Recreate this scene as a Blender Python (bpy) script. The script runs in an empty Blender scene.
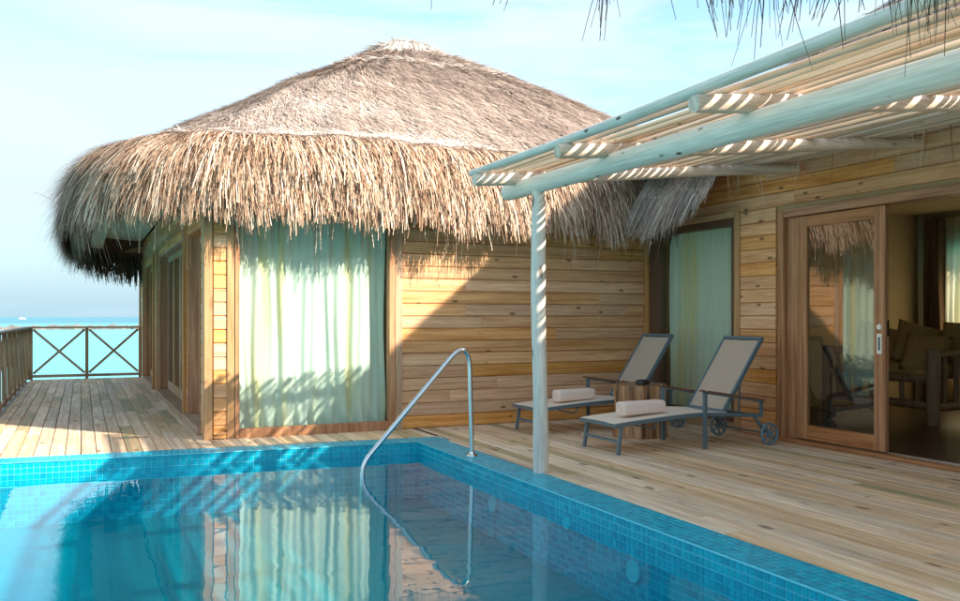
import bpy, bmesh, math, random
import numpy as np
from mathutils import Vector, Matrix
random.seed(7); rng = np.random.default_rng(7)
PI = math.pi
S = bpy.context.scene
C = S.collection

# ------------------------------------------------------------------ camera
YAW = math.atan(398/874)
cam_d = bpy.data.cameras.new('camera'); cam = bpy.data.objects.new('camera', cam_d); C.objects.link(cam)
cam_d.sensor_width = 36; cam_d.lens = 874/960*36
cam_d.shift_y = 16.3/960
cam_d.clip_start = 0.05; cam_d.clip_end = 20000
cam.location = (0, 0, 1.25); cam.rotation_euler = (PI/2, 0, -YAW)
S.camera = cam

# ------------------------------------------------------------------ light
SUN = Vector((0.84, -1.0, 0.75)).normalized()
EL = math.asin(SUN.z); ROT = math.atan2(SUN.x, SUN.y)
W = bpy.data.worlds.new('World'); S.world = W; W.use_nodes = True
nt = W.node_tree; nt.nodes.clear()
def N(nt, t, **k):
    n = nt.nodes.new(t)
    for a, b in k.items(): setattr(n, a, b)
    return n
out = N(nt, 'ShaderNodeOutputWorld'); bg = N(nt, 'ShaderNodeBackground'); bg.inputs[1].default_value = 0.15
sky = N(nt, 'ShaderNodeTexSky', sky_type='NISHITA', sun_disc=False)
sky.sun_elevation = EL; sky.sun_rotation = ROT; sky.air_density = 1.1; sky.dust_density = 1.6; sky.ozone_density = 1.6
tc = N(nt, 'ShaderNodeTexCoord'); mp = N(nt, 'ShaderNodeMapping'); mp.inputs['Scale'].default_value = (1.0, 1.3, 6.0); mp.inputs['Rotation'].default_value = (0.10, 0.06, 0)
nz = N(nt, 'ShaderNodeTexNoise'); nz.inputs['Scale'].default_value = 2.0; nz.inputs['Detail'].default_value = 7; nz.inputs['Roughness'].default_value = .52; nz.inputs['Distortion'].default_value = .4
cr = N(nt, 'ShaderNodeValToRGB'); cr.color_ramp.elements[0].position = .43; cr.color_ramp.elements[0].color = (.0,.0,.0,1); cr.color_ramp.elements[1].position = .62; cr.color_ramp.elements[1].color = (.9,.9,.9,1)
mx = N(nt, 'ShaderNodeMix', data_type='RGBA'); mx.inputs[7].default_value = (1.95, 2.2, 2.3, 1)
hs = N(nt, 'ShaderNodeHueSaturation'); hs.inputs['Hue'].default_value = .485; hs.inputs['Saturation'].default_value = 1.05; hs.inputs['Value'].default_value = .78
L = nt.links.new
L(tc.outputs['Generated'], mp.inputs[0]); L(mp.outputs[0], nz.inputs['Vector']); L(nz.outputs[0], cr.inputs[0])
L(sky.outputs[0], hs.inputs['Color']); L(hs.outputs[0], mx.inputs[6]); L(cr.outputs[0], mx.inputs[0]); 
sx = N(nt,'ShaderNodeSeparateXYZ'); L(tc.outputs['Generated'], sx.inputs[0]); hz = N(nt,'ShaderNodeMapRange', interpolation_type='SMOOTHSTEP'); hz.inputs[1].default_value=-.02; hz.inputs[2].default_value=.30; hz.inputs[3].default_value=.93; hz.inputs[4].default_value=0; L(sx.outputs[2], hz.inputs[0])
mh = N(nt,'ShaderNodeMix', data_type='RGBA'); mh.inputs[7].default_value=(1.02,1.58,1.92,1); L(hz.outputs[0], mh.inputs[0]); L(mx.outputs[2], mh.inputs[6])
# the streaky clouds also cross the low haze
c2 = N(nt,'ShaderNodeMath',operation='MULTIPLY'); L(cr.outputs[0], c2.inputs[0]); c2.inputs[1].default_value=.75
m3 = N(nt,'ShaderNodeMix', data_type='RGBA'); L(c2.outputs[0], m3.inputs[0]); L(mh.outputs[2], m3.inputs[6]); m3.inputs[7].default_value=(1.80,2.04,2.12,1); L(m3.outputs[2], bg.inputs[0]); L(bg.outputs[0], out.inputs[0])
sd = bpy.data.lights.new('sun', 'SUN'); sd.energy = 3.65; sd.angle = math.radians(.65); sd.color = (1.0, .90, .77)
so = bpy.data.objects.new('sun', sd); C.objects.link(so); so.rotation_euler = SUN.to_track_quat('Z', 'Y').to_euler(); so.location = SUN*40
S.view_settings.view_transform = 'Standard'; S.view_settings.look = 'None'; S.view_settings.gamma = 1
S.view_settings.exposure = 1.7
S.render.engine = 'CYCLES'
S.cycles.max_bounces = 10; S.cycles.transparent_max_bounces = 16; S.cycles.diffuse_bounces = 5; S.cycles.glossy_bounces = 5
S.cycles.caustics_reflective = False; S.cycles.caustics_refractive = False

# ------------------------------------------------------------------ tags
def tag(o, label=None, cat=None, group=None, kind=None):
    if label: o['label'] = label
    if cat: o['category'] = cat
    if group: o['group'] = group
    if kind: o['kind'] = kind
    return o
def empty(name, loc=(0,0,0), rz=0, **k):
    o = bpy.data.objects.new(name, None); C.objects.link(o); o.location = loc; o.rotation_euler = (0,0,rz); o.empty_display_size = .2
    return tag(o, **k)
def link(name, me, mat=None, parent=None, loc=(0,0,0), rz=0):
    o = bpy.data.objects.new(name, me); C.objects.link(o)
    if mat and not me.materials: me.materials.append(mat)
    if parent: o.parent = parent
    o.location = loc; o.rotation_euler = (0,0,rz)
    return o
def finish(name, bm, mat, parent=None, smooth=False, loc=(0,0,0), rz=0):
    bmesh.ops.recalc_face_normals(bm, faces=bm.faces[:])
    me = bpy.data.meshes.new(name); bm.to_mesh(me); bm.free()
    if smooth:
        for p in me.polygons: p.use_smooth = True
    return link(name, me, mat, parent, loc, rz)
def bx(bm, x0, x1, y0, y1, z0, z1, bev=0):
    r = bmesh.ops.create_cube(bm, size=1, matrix=Matrix.Translation(((x0+x1)/2,(y0+y1)/2,(z0+z1)/2)) @ Matrix.Diagonal((abs(x1-x0),abs(y1-y0),abs(z1-z0),1)))
    if bev:
        es = set(e for v in r['verts'] for e in v.link_edges)
        bmesh.ops.bevel(bm, geom=list(es), offset=bev, segments=1, affect='EDGES', profile=.5)
def boxo(name, dims, mat, parent=None, bev=0, **k):
    bm = bmesh.new()
    if isinstance(dims, tuple): dims = [dims]
    for d in dims: bx(bm, *d, bev=bev)
    return finish(name, bm, mat, parent, **k)
def tube(bm, pts, rad, n=10, cap=True):
    pts = [Vector(p) for p in pts]; rings = []
    up = None
    for i, p in enumerate(pts):
        a = pts[max(0,i-1)]; b = pts[min(len(pts)-1,i+1)]
        d = (b-a).normalized()
        if up is None:
            up = Vector((0,0,1)) if abs(d.z) < .9 else Vector((1,0,0))
        u = d.cross(up).normalized(); v = u.cross(d).normalized(); up = v
        r = rad[i] if hasattr(rad, '__len__') else rad
        rings.append([bm.verts.new(p + (u*math.cos(t)+v*math.sin(t))*r) for t in [2*PI*k/n for k in range(n)]])
    for a, b in zip(rings, rings[1:]):
        for k in range(n): bm.faces.new((a[k], a[(k+1)%n], b[(k+1)%n], b[k]))
    if cap:
        bm.faces.new(rings[0][::-1]); bm.faces.new(rings[-1])
def bar(bm, p0, p1, w, t, up=(0,0,1), bev=0):
    p0 = Vector(p0); p1 = Vector(p1); d = p1-p0; l = d.length; d.normalize()
    u = d.cross(Vector(up)).normalized(); v = u.cross(d).normalized()
    M = Matrix((( d.x,u.x,v.x,0),(d.y,u.y,v.y,0),(d.z,u.z,v.z,0),(0,0,0,1))); M = Matrix.Translation((p0+p1)/2) @ M @ Matrix.Diagonal((l,w,t,1))
    r = bmesh.ops.create_cube(bm, size=1, matrix=M)
    if bev:
        es = set(e for q in r['verts'] for e in q.link_edges)
        bmesh.ops.bevel(bm, geom=list(es), offset=bev, segments=2, affect='EDGES', profile=.6)
def smooth_flat(o, ang=35):
    me = o.data
    for p in me.polygons: p.use_smooth = True
    try: me.set_sharp_from_angle(angle=math.radians(ang))
    except Exception: pass
    return o

# ------------------------------------------------------------------ materials
def new_mat(name):
    m = bpy.data.materials.new(name); m.use_nodes = True; t = m.node_tree
    for n in list(t.nodes): t.nodes.remove(n)
    o = N(t, 'ShaderNodeOutputMaterial'); b = N(t, 'ShaderNodeBsdfPrincipled'); t.links.new(b.outputs[0], o.inputs[0])
    return m, t, b, o
def rgb(c): return (c[0], c[1], c[2], 1)
def simple(name, col, rough=.5, metal=0, noise=0, nscale=20, bump=0, spec=.5):
    m, t, b, o = new_mat(name); b.inputs['Base Color'].default_value = rgb(col); b.inputs['Roughness'].default_value = rough; b.inputs['Metallic'].default_value = metal; b.inputs['Specular IOR Level'].default_value = spec
    if noise or bump:
        tc = N(t,'ShaderNodeTexCoord'); nz = N(t,'ShaderNodeTexNoise'); nz.inputs['Scale'].default_value = nscale; nz.inputs['Detail'].default_value = 5
        t.links.new(tc.outputs['Object'], nz.inputs['Vector'])
        if noise:
            mx = N(t,'ShaderNodeMix',data_type='RGBA'); mx.inputs[6].default_value = rgb([c*(1-noise) for c in col]); mx.inputs[7].default_value = rgb([min(1,c*(1+noise)) for c in col])
            t.links.new(nz.outputs[0], mx.inputs[0]); t.links.new(mx.outputs[2], b.inputs['Base Color'])
        if bump:
            bp = N(t,'ShaderNodeBump'); bp.inputs['Strength'].default_value = bump; bp.inputs['Distance'].default_value = .01
            t.links.new(nz.outputs[0], bp.inputs['Height']); t.links.new(bp.outputs[0], b.inputs['Normal'])
    return m
def wood(name, dark, light, axis='x', knots=.5, rough=.6, var=.35, grain=1.0, odd=None, hue=.0, knotcol=(.10,.045,.015), bump=.25, kscale=2.2, kr=(.08,.19)):
    KR = kr
    m, t, b, o = new_mat(name); Lk = t.links.new
    tc = N(t,'ShaderNodeTexCoord'); oi = N(t,'ShaderNodeObjectInfo')
    ml = N(t,'ShaderNodeVectorMath',operation='SCALE'); ml.inputs[0].default_value = (37.3, 21.7, 13.1); Lk(oi.outputs['Random'], ml.inputs['Scale'])
    ad = N(t,'ShaderNodeVectorMath',operation='ADD'); Lk(tc.outputs['Object'], ad.inputs[0]); Lk(ml.outputs[0], ad.inputs[1])
    def stretch(a, c):
        mp = N(t,'ShaderNodeMapping'); s = [c,c,c]; s['xyz'.index(axis)] = a; mp.inputs['Scale'].default_value = s; Lk(ad.outputs[0], mp.inputs[0]); return mp.outputs[0]
    n1 = N(t,'ShaderNodeTexNoise'); n1.inputs['Scale'].default_value = 1; n1.inputs['Detail'].default_value = 6; n1.inputs['Roughness'].default_value=.62; n1.inputs['Distortion'].default_value = .35; Lk(stretch(1.0*grain, 26*grain), n1.inputs['Vector'])
    n2 = N(t,'ShaderNodeTexNoise'); n2.inputs['Scale'].default_value = 1; n2.inputs['Detail'].default_value = 3; Lk(stretch(1.3, 4), n2.inputs['Vector'])
    n3 = N(t,'ShaderNodeTexNoise'); n3.inputs['Scale'].default_value = 1; n3.inputs['Detail'].default_value = 2; Lk(stretch(6*grain, 150*grain), n3.inputs['Vector'])
    mx = N(t,'ShaderNodeMix',data_type='RGBA'); mx.inputs[6].default_value = rgb(dark); mx.inputs[7].default_value = rgb(light)
    r1 = N(t,'ShaderNodeMapRange'); r1.inputs[1].default_value=.33; r1.inputs[2].default_value=.67; Lk(n1.outputs[0], r1.inputs[0]); Lk(r1.outputs[0], mx.inputs[0])
    col = mx.outputs[2]
    # fine streaks
    mf = N(t,'ShaderNodeMix',data_type='RGBA',blend_type='MULTIPLY'); mf.inputs[0].default_value = 1; rf = N(t,'ShaderNodeMapRange'); rf.inputs[1].default_value=.3; rf.inputs[2].default_value=.7; rf.inputs[3].default_value=.82; rf.inputs[4].default_value=1.08
    Lk(n3.outputs[0], rf.inputs[0]); Lk(col, mf.inputs[6]); Lk(rf.outputs[0], mf.inputs[7]); col = mf.outputs[2]
    # board to board variation
    h = N(t,'ShaderNodeHueSaturation'); rv = N(t,'ShaderNodeMapRange'); rv.inputs[3].default_value = 1-var; rv.inputs[4].default_value = 1+var*.6
    fr = N(t,'ShaderNodeMath',operation='MULTIPLY_ADD'); fr.inputs[1].default_value = 7.31; fr.inputs[2].default_value = 0; Lk(oi.outputs['Random'], fr.inputs[0]); ff = N(t,'ShaderNodeMath',operation='FRACT'); Lk(fr.outputs[0], ff.inputs[0])
    av = N(t,'ShaderNodeMath',operation='ADD'); Lk(ff.outputs[0], av.inputs[0]); sb = N(t,'ShaderNodeMath',operation='SUBTRACT'); Lk(n2.outputs[0], sb.inputs[0]); sb.inputs[1].default_value=.5; Lk(sb.outputs[0], av.inputs[1])
    Lk(av.outputs[0], rv.inputs[0]); Lk(rv.outputs[0], h.inputs['Value'])
    f2 = N(t,'ShaderNodeMath',operation='MULTIPLY'); f2.inputs[1].default_value = 13.7; Lk(oi.outputs['Random'], f2.inputs[0]); f3 = N(t,'ShaderNodeMath',operation='FRACT'); Lk(f2.outputs[0], f3.inputs[0])
    rs = N(t,'ShaderNodeMapRange'); rs.inputs[3].default_value = .8; rs.inputs[4].default_value = 1.12; Lk(f3.outputs[0], rs.inputs[0]); Lk(rs.outputs[0], h.inputs['Saturation'])
    rh = N(t,'ShaderNodeMapRange'); rh.inputs[3].default_value = .490-hue; rh.inputs[4].default_value = .501+hue; Lk(n2.outputs[0], rh.inputs[0]); Lk(rh.outputs[0], h.inputs['Hue'])
    Lk(col, h.inputs['Color']); col = h.outputs[0]
    if odd:
        gt = N(t,'ShaderNodeMath',operation='GREATER_THAN'); gt.inputs[1].default_value = odd[1]; Lk(f3.outputs[0], gt.inputs[0])
        m0 = N(t,'ShaderNodeMath',operation='MULTIPLY'); Lk(gt.outputs[0], m0.inputs[0]); Lk(r1.outputs[0], m0.inputs[1])
        mo = N(t,'ShaderNodeMix',data_type='RGBA'); Lk(m0.outputs[0], mo.inputs[0]); Lk(col, mo.inputs[6]); mo.inputs[7].default_value = rgb(odd[0]); col = mo.outputs[2]
    if knots:
        vo = N(t,'ShaderNodeTexVoronoi'); vo.inputs['Scale'].default_value = kscale; vo.inputs['Randomness'].default_value = 1
        mp = N(t,'ShaderNodeMapping'); s=[2.2,2.2,2.2]; s['xyz'.index(axis)] = .85; mp.inputs['Scale'].default_value = s; Lk(ad.outputs[0], mp.inputs[0]); Lk(mp.outputs[0], vo.inputs['Vector'])
        kr = N(t,'ShaderNodeMapRange',interpolation_type='SMOOTHSTEP'); kr.inputs[1].default_value = KR[0]; kr.inputs[2].default_value = KR[1]; kr.inputs[3].default_value = knots; kr.inputs[4].default_value = 0; Lk(vo.outputs['Distance'], kr.inputs[0])
        mk = N(t,'ShaderNodeMix',data_type='RGBA'); Lk(kr.outputs[0], mk.inputs[0]); Lk(col, mk.inputs[6]); mk.inputs[7].default_value = rgb(knotcol); col = mk.outputs[2]
    Lk(col, b.inputs['Base Color']); b.inputs['Roughness'].default_value = rough; b.inputs['Specular IOR Level'].default_value = .3
    bp = N(t,'ShaderNodeBump'); bp.inputs['Strength'].default_value = bump; bp.inputs['Distance'].default_value = .004
    Lk(n1.outputs[0], bp.inputs['Height']); Lk(bp.outputs[0], b.inputs['Normal'])
    return m
PINE = dict(dark=(.60,.265,.085), light=(.90,.53,.235))
M = {}
M['siding'] = wood('pine_siding', **PINE, axis='x', knots=.8, var=.15, hue=.005, kscale=3.3, kr=(.06,.145))
M['trim_z'] = wood('pine_trim_upright', (.42,.22,.09), (.62,.38,.18), axis='z', knots=.4, var=.1)
M['trim_x'] = wood('pine_trim_level', (.42,.22,.09), (.62,.38,.18), axis='x', knots=.4, var=.1)
M['trim_y'] = wood('pine_trim_deep', (.42,.22,.09), (.62,.38,.18), axis='y', knots=.4, var=.1)
M['door_z'] = wood('hardwood_upright', (.31,.14,.065), (.62,.34,.17), axis='z', knots=0, var=.12, grain=.9, rough=.42)
M['door_y'] = wood('hardwood_level', (.31,.14,.065), (.62,.34,.17), axis='y', knots=0, var=.12, grain=.9, rough=.42)
M['door_x'] = wood('hardwood_cross', (.31,.14,.065), (.62,.34,.17), axis='x', knots=0, var=.12, grain=.9, rough=.42)
M['deck'] = wood('weathered_deck', (.62,.41,.23), (.95,.73,.48), axis='y', knots=.8, var=.19, odd=((.30,.29,.16), .93), rough=.68, hue=.006, knotcol=(.17,.09,.05), kscale=2.6)
M['rail_z'] = wood('railing_wood_upright', (.34,.17,.075), (.56,.33,.17), axis='z', knots=.5, var=.12)
M['rail_y'] = wood('railing_wood', (.34,.20,.11), (.52,.36,.22), axis='y', knots=.4, var=.12)
M['rail_x'] = wood('railing_wood_cross', (.34,.20,.11), (.52,.36,.22), axis='x', knots=.4, var=.12)
M['log_y'] = wood('pale_peeled_log', (.60,.58,.50), (.86,.80,.70), axis='y', knots=1.0, var=.10, grain=.7, bump=.7, knotcol=(.07,.04,.03), kscale=5.0, kr=(.06,.17))
M['log_z'] = wood('pale_peeled_post', (.66,.61,.53), (.90,.83,.73), axis='z', knots=.8, var=.08, grain=.8, bump=.6, knotcol=(.08,.045,.03), kscale=3.0)
M['slat'] = wood('peeled_slat', (.62,.44,.29), (.88,.72,.54), axis='y', knots=.85, var=.22, grain=.6, hue=.012, kscale=5, kr=(.06,.14))
M['rafter'] = wood('peeled_rafter', (.60,.46,.35), (.84,.70,.56), axis='x', knots=.85, var=.1, grain=.6, kscale=4, kr=(.06,.15))
M['soffit'] = simple('soffit_board', (.66,.72,.56), .7, noise=.15, nscale=6)
M['dark'] = simple('dark_lining', (.02,.018,.015), .8)
M['frame_dark'] = simple('dark_brown_frame', (.13,.07,.04), .5, noise=.2)
M['plaster'] = simple('tan_plaster', (.44,.30,.16), .85, noise=.08)
M['concrete'] = simple('pool_shell', (.3,.42,.45), .8, noise=.1)
M['steel'] = simple('brushed_steel', (.62,.66,.68), .17, 1.0)
M['alu'] = simple('painted_aluminium', (.115,.17,.20), .42, noise=.12, nscale=60)
M['plastic'] = simple('blue_grey_plastic', (.13,.22,.29), .45)
M['rubber'] = simple('dark_rubber', (.03,.04,.05), .7)
M['arm_wood'] = wood('armrest_teak', (.16,.06,.03), (.30,.13,.07), axis='x', knots=0, var=.1, rough=.4)
M['towel'] = simple('pink_terry', (.97,.74,.64), .95, noise=.10, nscale=120, bump=.9)
M['black'] = simple('black_glaze', (.015,.015,.017), .3)
M['white_metal'] = simple('satin_plate', (.75,.74,.70), .35, .3)
M['white_plastic'] = simple('pool_fitting', (.20,.60,.72), .4)
M['cushion'] = simple('ochre_cushion', (.42,.26,.10), .9, noise=.2, nscale=40, bump=.4)
M['brown_cloth'] = simple('brown_drape', (.20,.11,.06), .85, noise=.2)
M['floor_in'] = wood('dark_floor', (.07,.035,.02), (.13,.07,.04), axis='y', knots=0, var=.1, rough=.3)
M['sofa_log'] = wood('sofa_log', (.22,.13,.065), (.38,.25,.13), axis='z', knots=.8, var=.15, kscale=3)
M['hull'] = simple('white_hull', (.8,.82,.84), .4)
M['rock'] = simple('breakwater_rock', (.16,.15,.14), .9, noise=.4, nscale=1)

def sling():
    m, t, b, o = new_mat('sling_mesh'); tc = N(t,'ShaderNodeTexCoord'); w = N(t,'ShaderNodeTexWave'); w.inputs['Scale'].default_value = 60; w.inputs['Distortion'].default_value = .6
    t.links.new(tc.outputs['Object'], w.inputs['Vector']); mx = N(t,'ShaderNodeMix',data_type='RGBA'); mx.inputs[6].default_value = (.76,.64,.52,1); mx.inputs[7].default_value = (.90,.78,.65,1)
    t.links.new(w.outputs[0], mx.inputs[0]); t.links.new(mx.outputs[2], b.inputs['Base Color']); b.inputs['Roughness'].default_value = .75
    return m
M['sling'] = sling()
def curtain_mat(name, c1, c2, sc=1, trans=.35):
    m, t, b, o = new_mat(name); tc = N(t,'ShaderNodeTexCoord'); mp = N(t,'ShaderNodeMapping'); mp.inputs['Scale'].default_value = (7*sc,7*sc,.35); nz = N(t,'ShaderNodeTexNoise'); nz.inputs['Scale'].default_value=1; nz.inputs['Detail'].default_value=3
    t.links.new(tc.outputs['Object'], mp.inputs[0]); t.links.new(mp.outputs[0], nz.inputs['Vector'])
    r = N(t,'ShaderNodeValToRGB'); r.color_ramp.elements[0].position=.50; r.color_ramp.elements[0].color = rgb(c1); r.color_ramp.elements[1].position=.68; r.color_ramp.elements[1].color = rgb(c2)
    t.links.new(nz.outputs[0], r.inputs[0]); t.links.new(r.outputs[0], b.inputs['Base Color']); b.inputs['Roughness'].default_value = .85; b.inputs['Specular IOR Level'].default_value=.15
    tr = N(t,'ShaderNodeBsdfTranslucent'); t.links.new(r.outputs[0], tr.inputs[0]); ms = N(t,'ShaderNodeMixShader'); ms.inputs[0].default_value = trans
    t.links.new(b.outputs[0], ms.inputs[1]); t.links.new(tr.outputs[0], ms.inputs[2]); t.links.new(ms.outputs[0], o.inputs[0])
    return m
M['curtain'] = curtain_mat('mint_curtain', (.88,.93,.80), (.92,.82,.48), trans=.3)
M['sheer'] = curtain_mat('cream_sheer', (.78,.72,.50), (.80,.64,.34), trans=.5)
def glass(name, ior=1.5, tint=(.93,.98,.96), rough=0, bump=0):
    m = bpy.data.materials.new(name); m.use_nodes = True; t = m.node_tree
    for n in list(t.nodes): t.nodes.remove(n)
    o = N(t,'ShaderNodeOutputMaterial'); f = N(t,'ShaderNodeFresnel'); f.inputs[0].default_value = ior
    a = N(t,'ShaderNodeBsdfTransparent'); a.inputs[0].default_value = rgb(tint); g = N(t,'ShaderNodeBsdfGlossy'); g.inputs['Roughness'].default_value = rough; g.inputs[0].default_value = (1,1,1,1)
    ge = N(t,'ShaderNodeNewGeometry'); iv = N(t,'ShaderNodeMath',operation='SUBTRACT'); iv.inputs[0].default_value = 1; t.links.new(ge.outputs['Backfacing'], iv.inputs[1]); fm = N(t,'ShaderNodeMath',operation='MULTIPLY'); t.links.new(f.outputs[0], fm.inputs[0]); t.links.new(iv.outputs[0], fm.inputs[1])
    ms = N(t,'ShaderNodeMixShader'); t.links.new(fm.outputs[0], ms.inputs[0]); t.links.new(a.outputs[0], ms.inputs[1]); t.links.new(g.outputs[0], ms.inputs[2]); t.links.new(ms.outputs[0], o.inputs[0])
    return m, t, g, f
M['glass'] = glass('window_glass', 1.55)[0]
M['door_glass'] = glass('door_glass', 2.1, (.80,.84,.82))[0]
def water_mat():
    m, t, g, f = glass('pool_water', 1.34, (.24,.84,.88))
    tc = N(t,'ShaderNodeTexCoord'); mp = N(t,'ShaderNodeMapping'); mp.inputs['Scale'].default_value = (1,1,1)
    n1 = N(t,'ShaderNodeTexNoise'); n1.inputs['Scale'].default_value = 2.6; n1.inputs['Detail'].default_value = 2.5; n1.inputs['Roughness'].default_value=.45; n1.inputs['Distortion'].default_value=.3
    bp = N(t,'ShaderNodeBump'); bp.inputs['Strength'].default_value = 1; bp.inputs['Distance'].default_value = .0028
    t.links.new(tc.outputs['Object'], mp.inputs[0]); t.links.new(mp.outputs[0], n1.inputs['Vector']); t.links.new(n1.outputs[0], bp.inputs['Height']); t.links.new(bp.outputs[0], g.inputs['Normal']); t.links.new(bp.outputs[0], f.inputs['Normal'])
    return m
M['water'] = water_mat()
def tile_mat():
    m, t, b, o = new_mat('glazed_mosaic'); at = N(t,'ShaderNodeAttribute',attribute_name='tint'); oi = N(t,'ShaderNodeObjectInfo')
    a = N(t,'ShaderNodeMath',operation='ADD'); t.links.new(at.outputs['Fac'], a.inputs[0]); t.links.new(oi.outputs['Random'], a.inputs[1]); f = N(t,'ShaderNodeMath',operation='FRACT'); t.links.new(a.outputs[0], f.inputs[0])
    r = N(t,'ShaderNodeMix',data_type='RGBA'); r.inputs[6].default_value = (.0,.31,.46,1); r.inputs[7].default_value = (.0,.46,.61,1)
    t.links.new(f.outputs[0], r.inputs[0]); t.links.new(r.outputs[2], b.inputs['Base Color']); b.inputs['Roughness'].default_value = .22; b.inputs['Specular IOR Level'].default_value=.35
    return m
M['tile'] = tile_mat()
M['grout'] = simple('pale_grout', (.10,.60,.76), .7, noise=.08)
def pool_floor():
    m, t, b, o = new_mat('pool_floor_mosaic'); tc = N(t,'ShaderNodeTexCoord')
    br = N(t,'ShaderNodeTexBrick'); br.offset = 0; br.inputs['Scale'].default_value = 1; br.inputs['Brick Width'].default_value = .1; br.inputs['Row Height'].default_value = .1; br.inputs['Mortar Size'].default_value = .005
    br.inputs['Color1'].default_value = (.0,.32,.38,1); br.inputs['Color2'].default_value = (.0,.28,.34,1); br.inputs['Mortar'].default_value = (.02,.33,.42,1)
    t.links.new(tc.outputs['Object'], br.inputs['Vector']); t.links.new(br.outputs[0], b.inputs['Base Color']); b.inputs['Roughness'].default_value=.3
    return m
M['pool_floor'] = pool_floor()
def sea_mat():
    m, t, b, o = new_mat('lagoon_water'); Lk = t.links.new; tc = N(t,'ShaderNodeTexCoord'); sp = N(t,'ShaderNodeVectorMath',operation='LENGTH'); Lk(tc.outputs['Object'], sp.inputs[0])
    mr = N(t,'ShaderNodeMapRange',interpolation_type='SMOOTHSTEP'); mr.inputs[1].default_value = 180; mr.inputs[2].default_value = 700; Lk(sp.outputs['Value'], mr.inputs[0])
    n0 = N(t,'ShaderNodeTexNoise'); n0.inputs['Scale'].default_value = .03; n0.inputs['Detail'].default_value = 4; Lk(tc.outputs['Object'], n0.inputs['Vector'])
    ad = N(t,'ShaderNodeMath',operation='MULTIPLY_ADD'); Lk(n0.outputs[0], ad.inputs[0]); ad.inputs[1].default_value = .35; Lk(mr.outputs[0], ad.inputs[2])
    r = N(t,'ShaderNodeValToRGB'); e = r.color_ramp.elements; e[0].position=.1; e[0].color=(.12,.46,.50,1); e[1].position=1.1 if False else 1.0; e[1].color=(.01,.20,.27,1); q = r.color_ramp.elements.new(.45); q.color=(.07,.38,.42,1)
    Lk(ad.outputs[0], r.inputs[0]); Lk(r.outputs[0], b.inputs['Base Color']); b.inputs['Roughness'].default_value=.25; b.inputs['IOR'].default_value=1.33; b.inputs['Specular IOR Level'].default_value=.2
    n1 = N(t,'ShaderNodeTexNoise'); n1.inputs['Scale'].default_value = 1.4; n1.inputs['Detail'].default_value=5; mp = N(t,'ShaderNodeMapping'); mp.inputs['Scale'].default_value=(.5,1,1); Lk(tc.outputs['Object'], mp.inputs[0]); Lk(mp.outputs[0], n1.inputs['Vector'])
    bp = N(t,'ShaderNodeBump'); bp.inputs['Strength'].default_value=.8; bp.inputs['Distance'].default_value=.25; Lk(n1.outputs[0], bp.inputs['Height']); Lk(bp.outputs[0], b.inputs['Normal'])
    return m
M['sea'] = sea_mat()
def thatch_mat(name, stops):
    m, t, b, o = new_mat(name); at = N(t,'ShaderNodeAttribute',attribute_name='tint'); r = N(t,'ShaderNodeValToRGB')
    r.color_ramp.elements[0].position = stops[0][0]; r.color_ramp.elements[0].color = rgb(stops[0][1]); r.color_ramp.elements[1].position = stops[-1][0]; r.color_ramp.elements[1].color = rgb(stops[-1][1])
    for p, c in stops[1:-1]:
        e = r.color_ramp.elements.new(p); e.color = rgb(c)
    t.links.new(at.outputs['Fac'], r.inputs[0]); t.links.new(r.outputs[0], b.inputs['Base Color']); b.inputs['Roughness'].default_value=.7; b.inputs['Specular IOR Level'].default_value=.25
    return m
M['thatch_top'] = thatch_mat('weathered_thatch', [(0,(.12,.085,.07)),(.3,(.34,.25,.20)),(.65,(.56,.45,.38)),(1,(.84,.76,.69))])
M['thatch_edge'] = thatch_mat('straw_fringe', [(0,(.055,.029,.017)),(.3,(.25,.135,.078)),(.65,(.52,.335,.22)),(1,(.83,.67,.52))])
M['thatch_grey'] = thatch_mat('grey_fringe', [(0,(.05,.04,.035)),(.4,(.16,.12,.095)),(1,(.36,.29,.24))])
M['thatch_base'] = simple('thatch_underlayer', (.12,.075,.05), .95, noise=.5, nscale=30, bump=1)

# ------------------------------------------------------------------ sea, horizon
def ring_sheet():
    bm = bmesh.new(); rs = [0,15,40,100,300,1000,4000,12000]; prev=None
    for r in rs:
        cur = [bm.verts.new((r*math.cos(2*PI*k/48), r*math.sin(2*PI*k/48), -1.9)) for k in range(48)] if r else [bm.verts.new((0,0,-1.9))]
        if prev:
            for k in range(48):
                if len(prev)==1: bm.faces.new((prev[0],cur[k],cur[(k+1)%48]))
                else: bm.faces.new((prev[k],cur[k],cur[(k+1)%48],prev[(k+1)%48]))
        prev = cur
    return bm
tag(finish('sea', ring_sheet(), M['sea']), kind='structure')
# breakwater of low rocks far out
def rocks():
    bm = bmesh.new()
    R = random.Random(3)
    for k in range(230):
        u = R.uniform(-42, 26)
        if -30.5 < u < -22: continue
        x = u; y = 240 + u*.03 + R.uniform(-1.5,1.5); s = R.uniform(.8,1.9)
        r = bmesh.ops.create_icosphere(bm, subdivisions=1, radius=s, matrix=Matrix.Translation((x,y,-1.9)) @ Matrix.Diagonal((1.4,1,R.uniform(.35,.75),1)))
        for v in r['verts']: v.co += Vector((R.uniform(-.2,.2),R.uniform(-.2,.2),R.uniform(-.12,.12)))*s
    return bm
tag(finish('rock_breakwater', rocks(), M['rock']), label='low dark breakwater of heaped rocks far out in the lagoon', cat='breakwater', kind='stuff')
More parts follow.
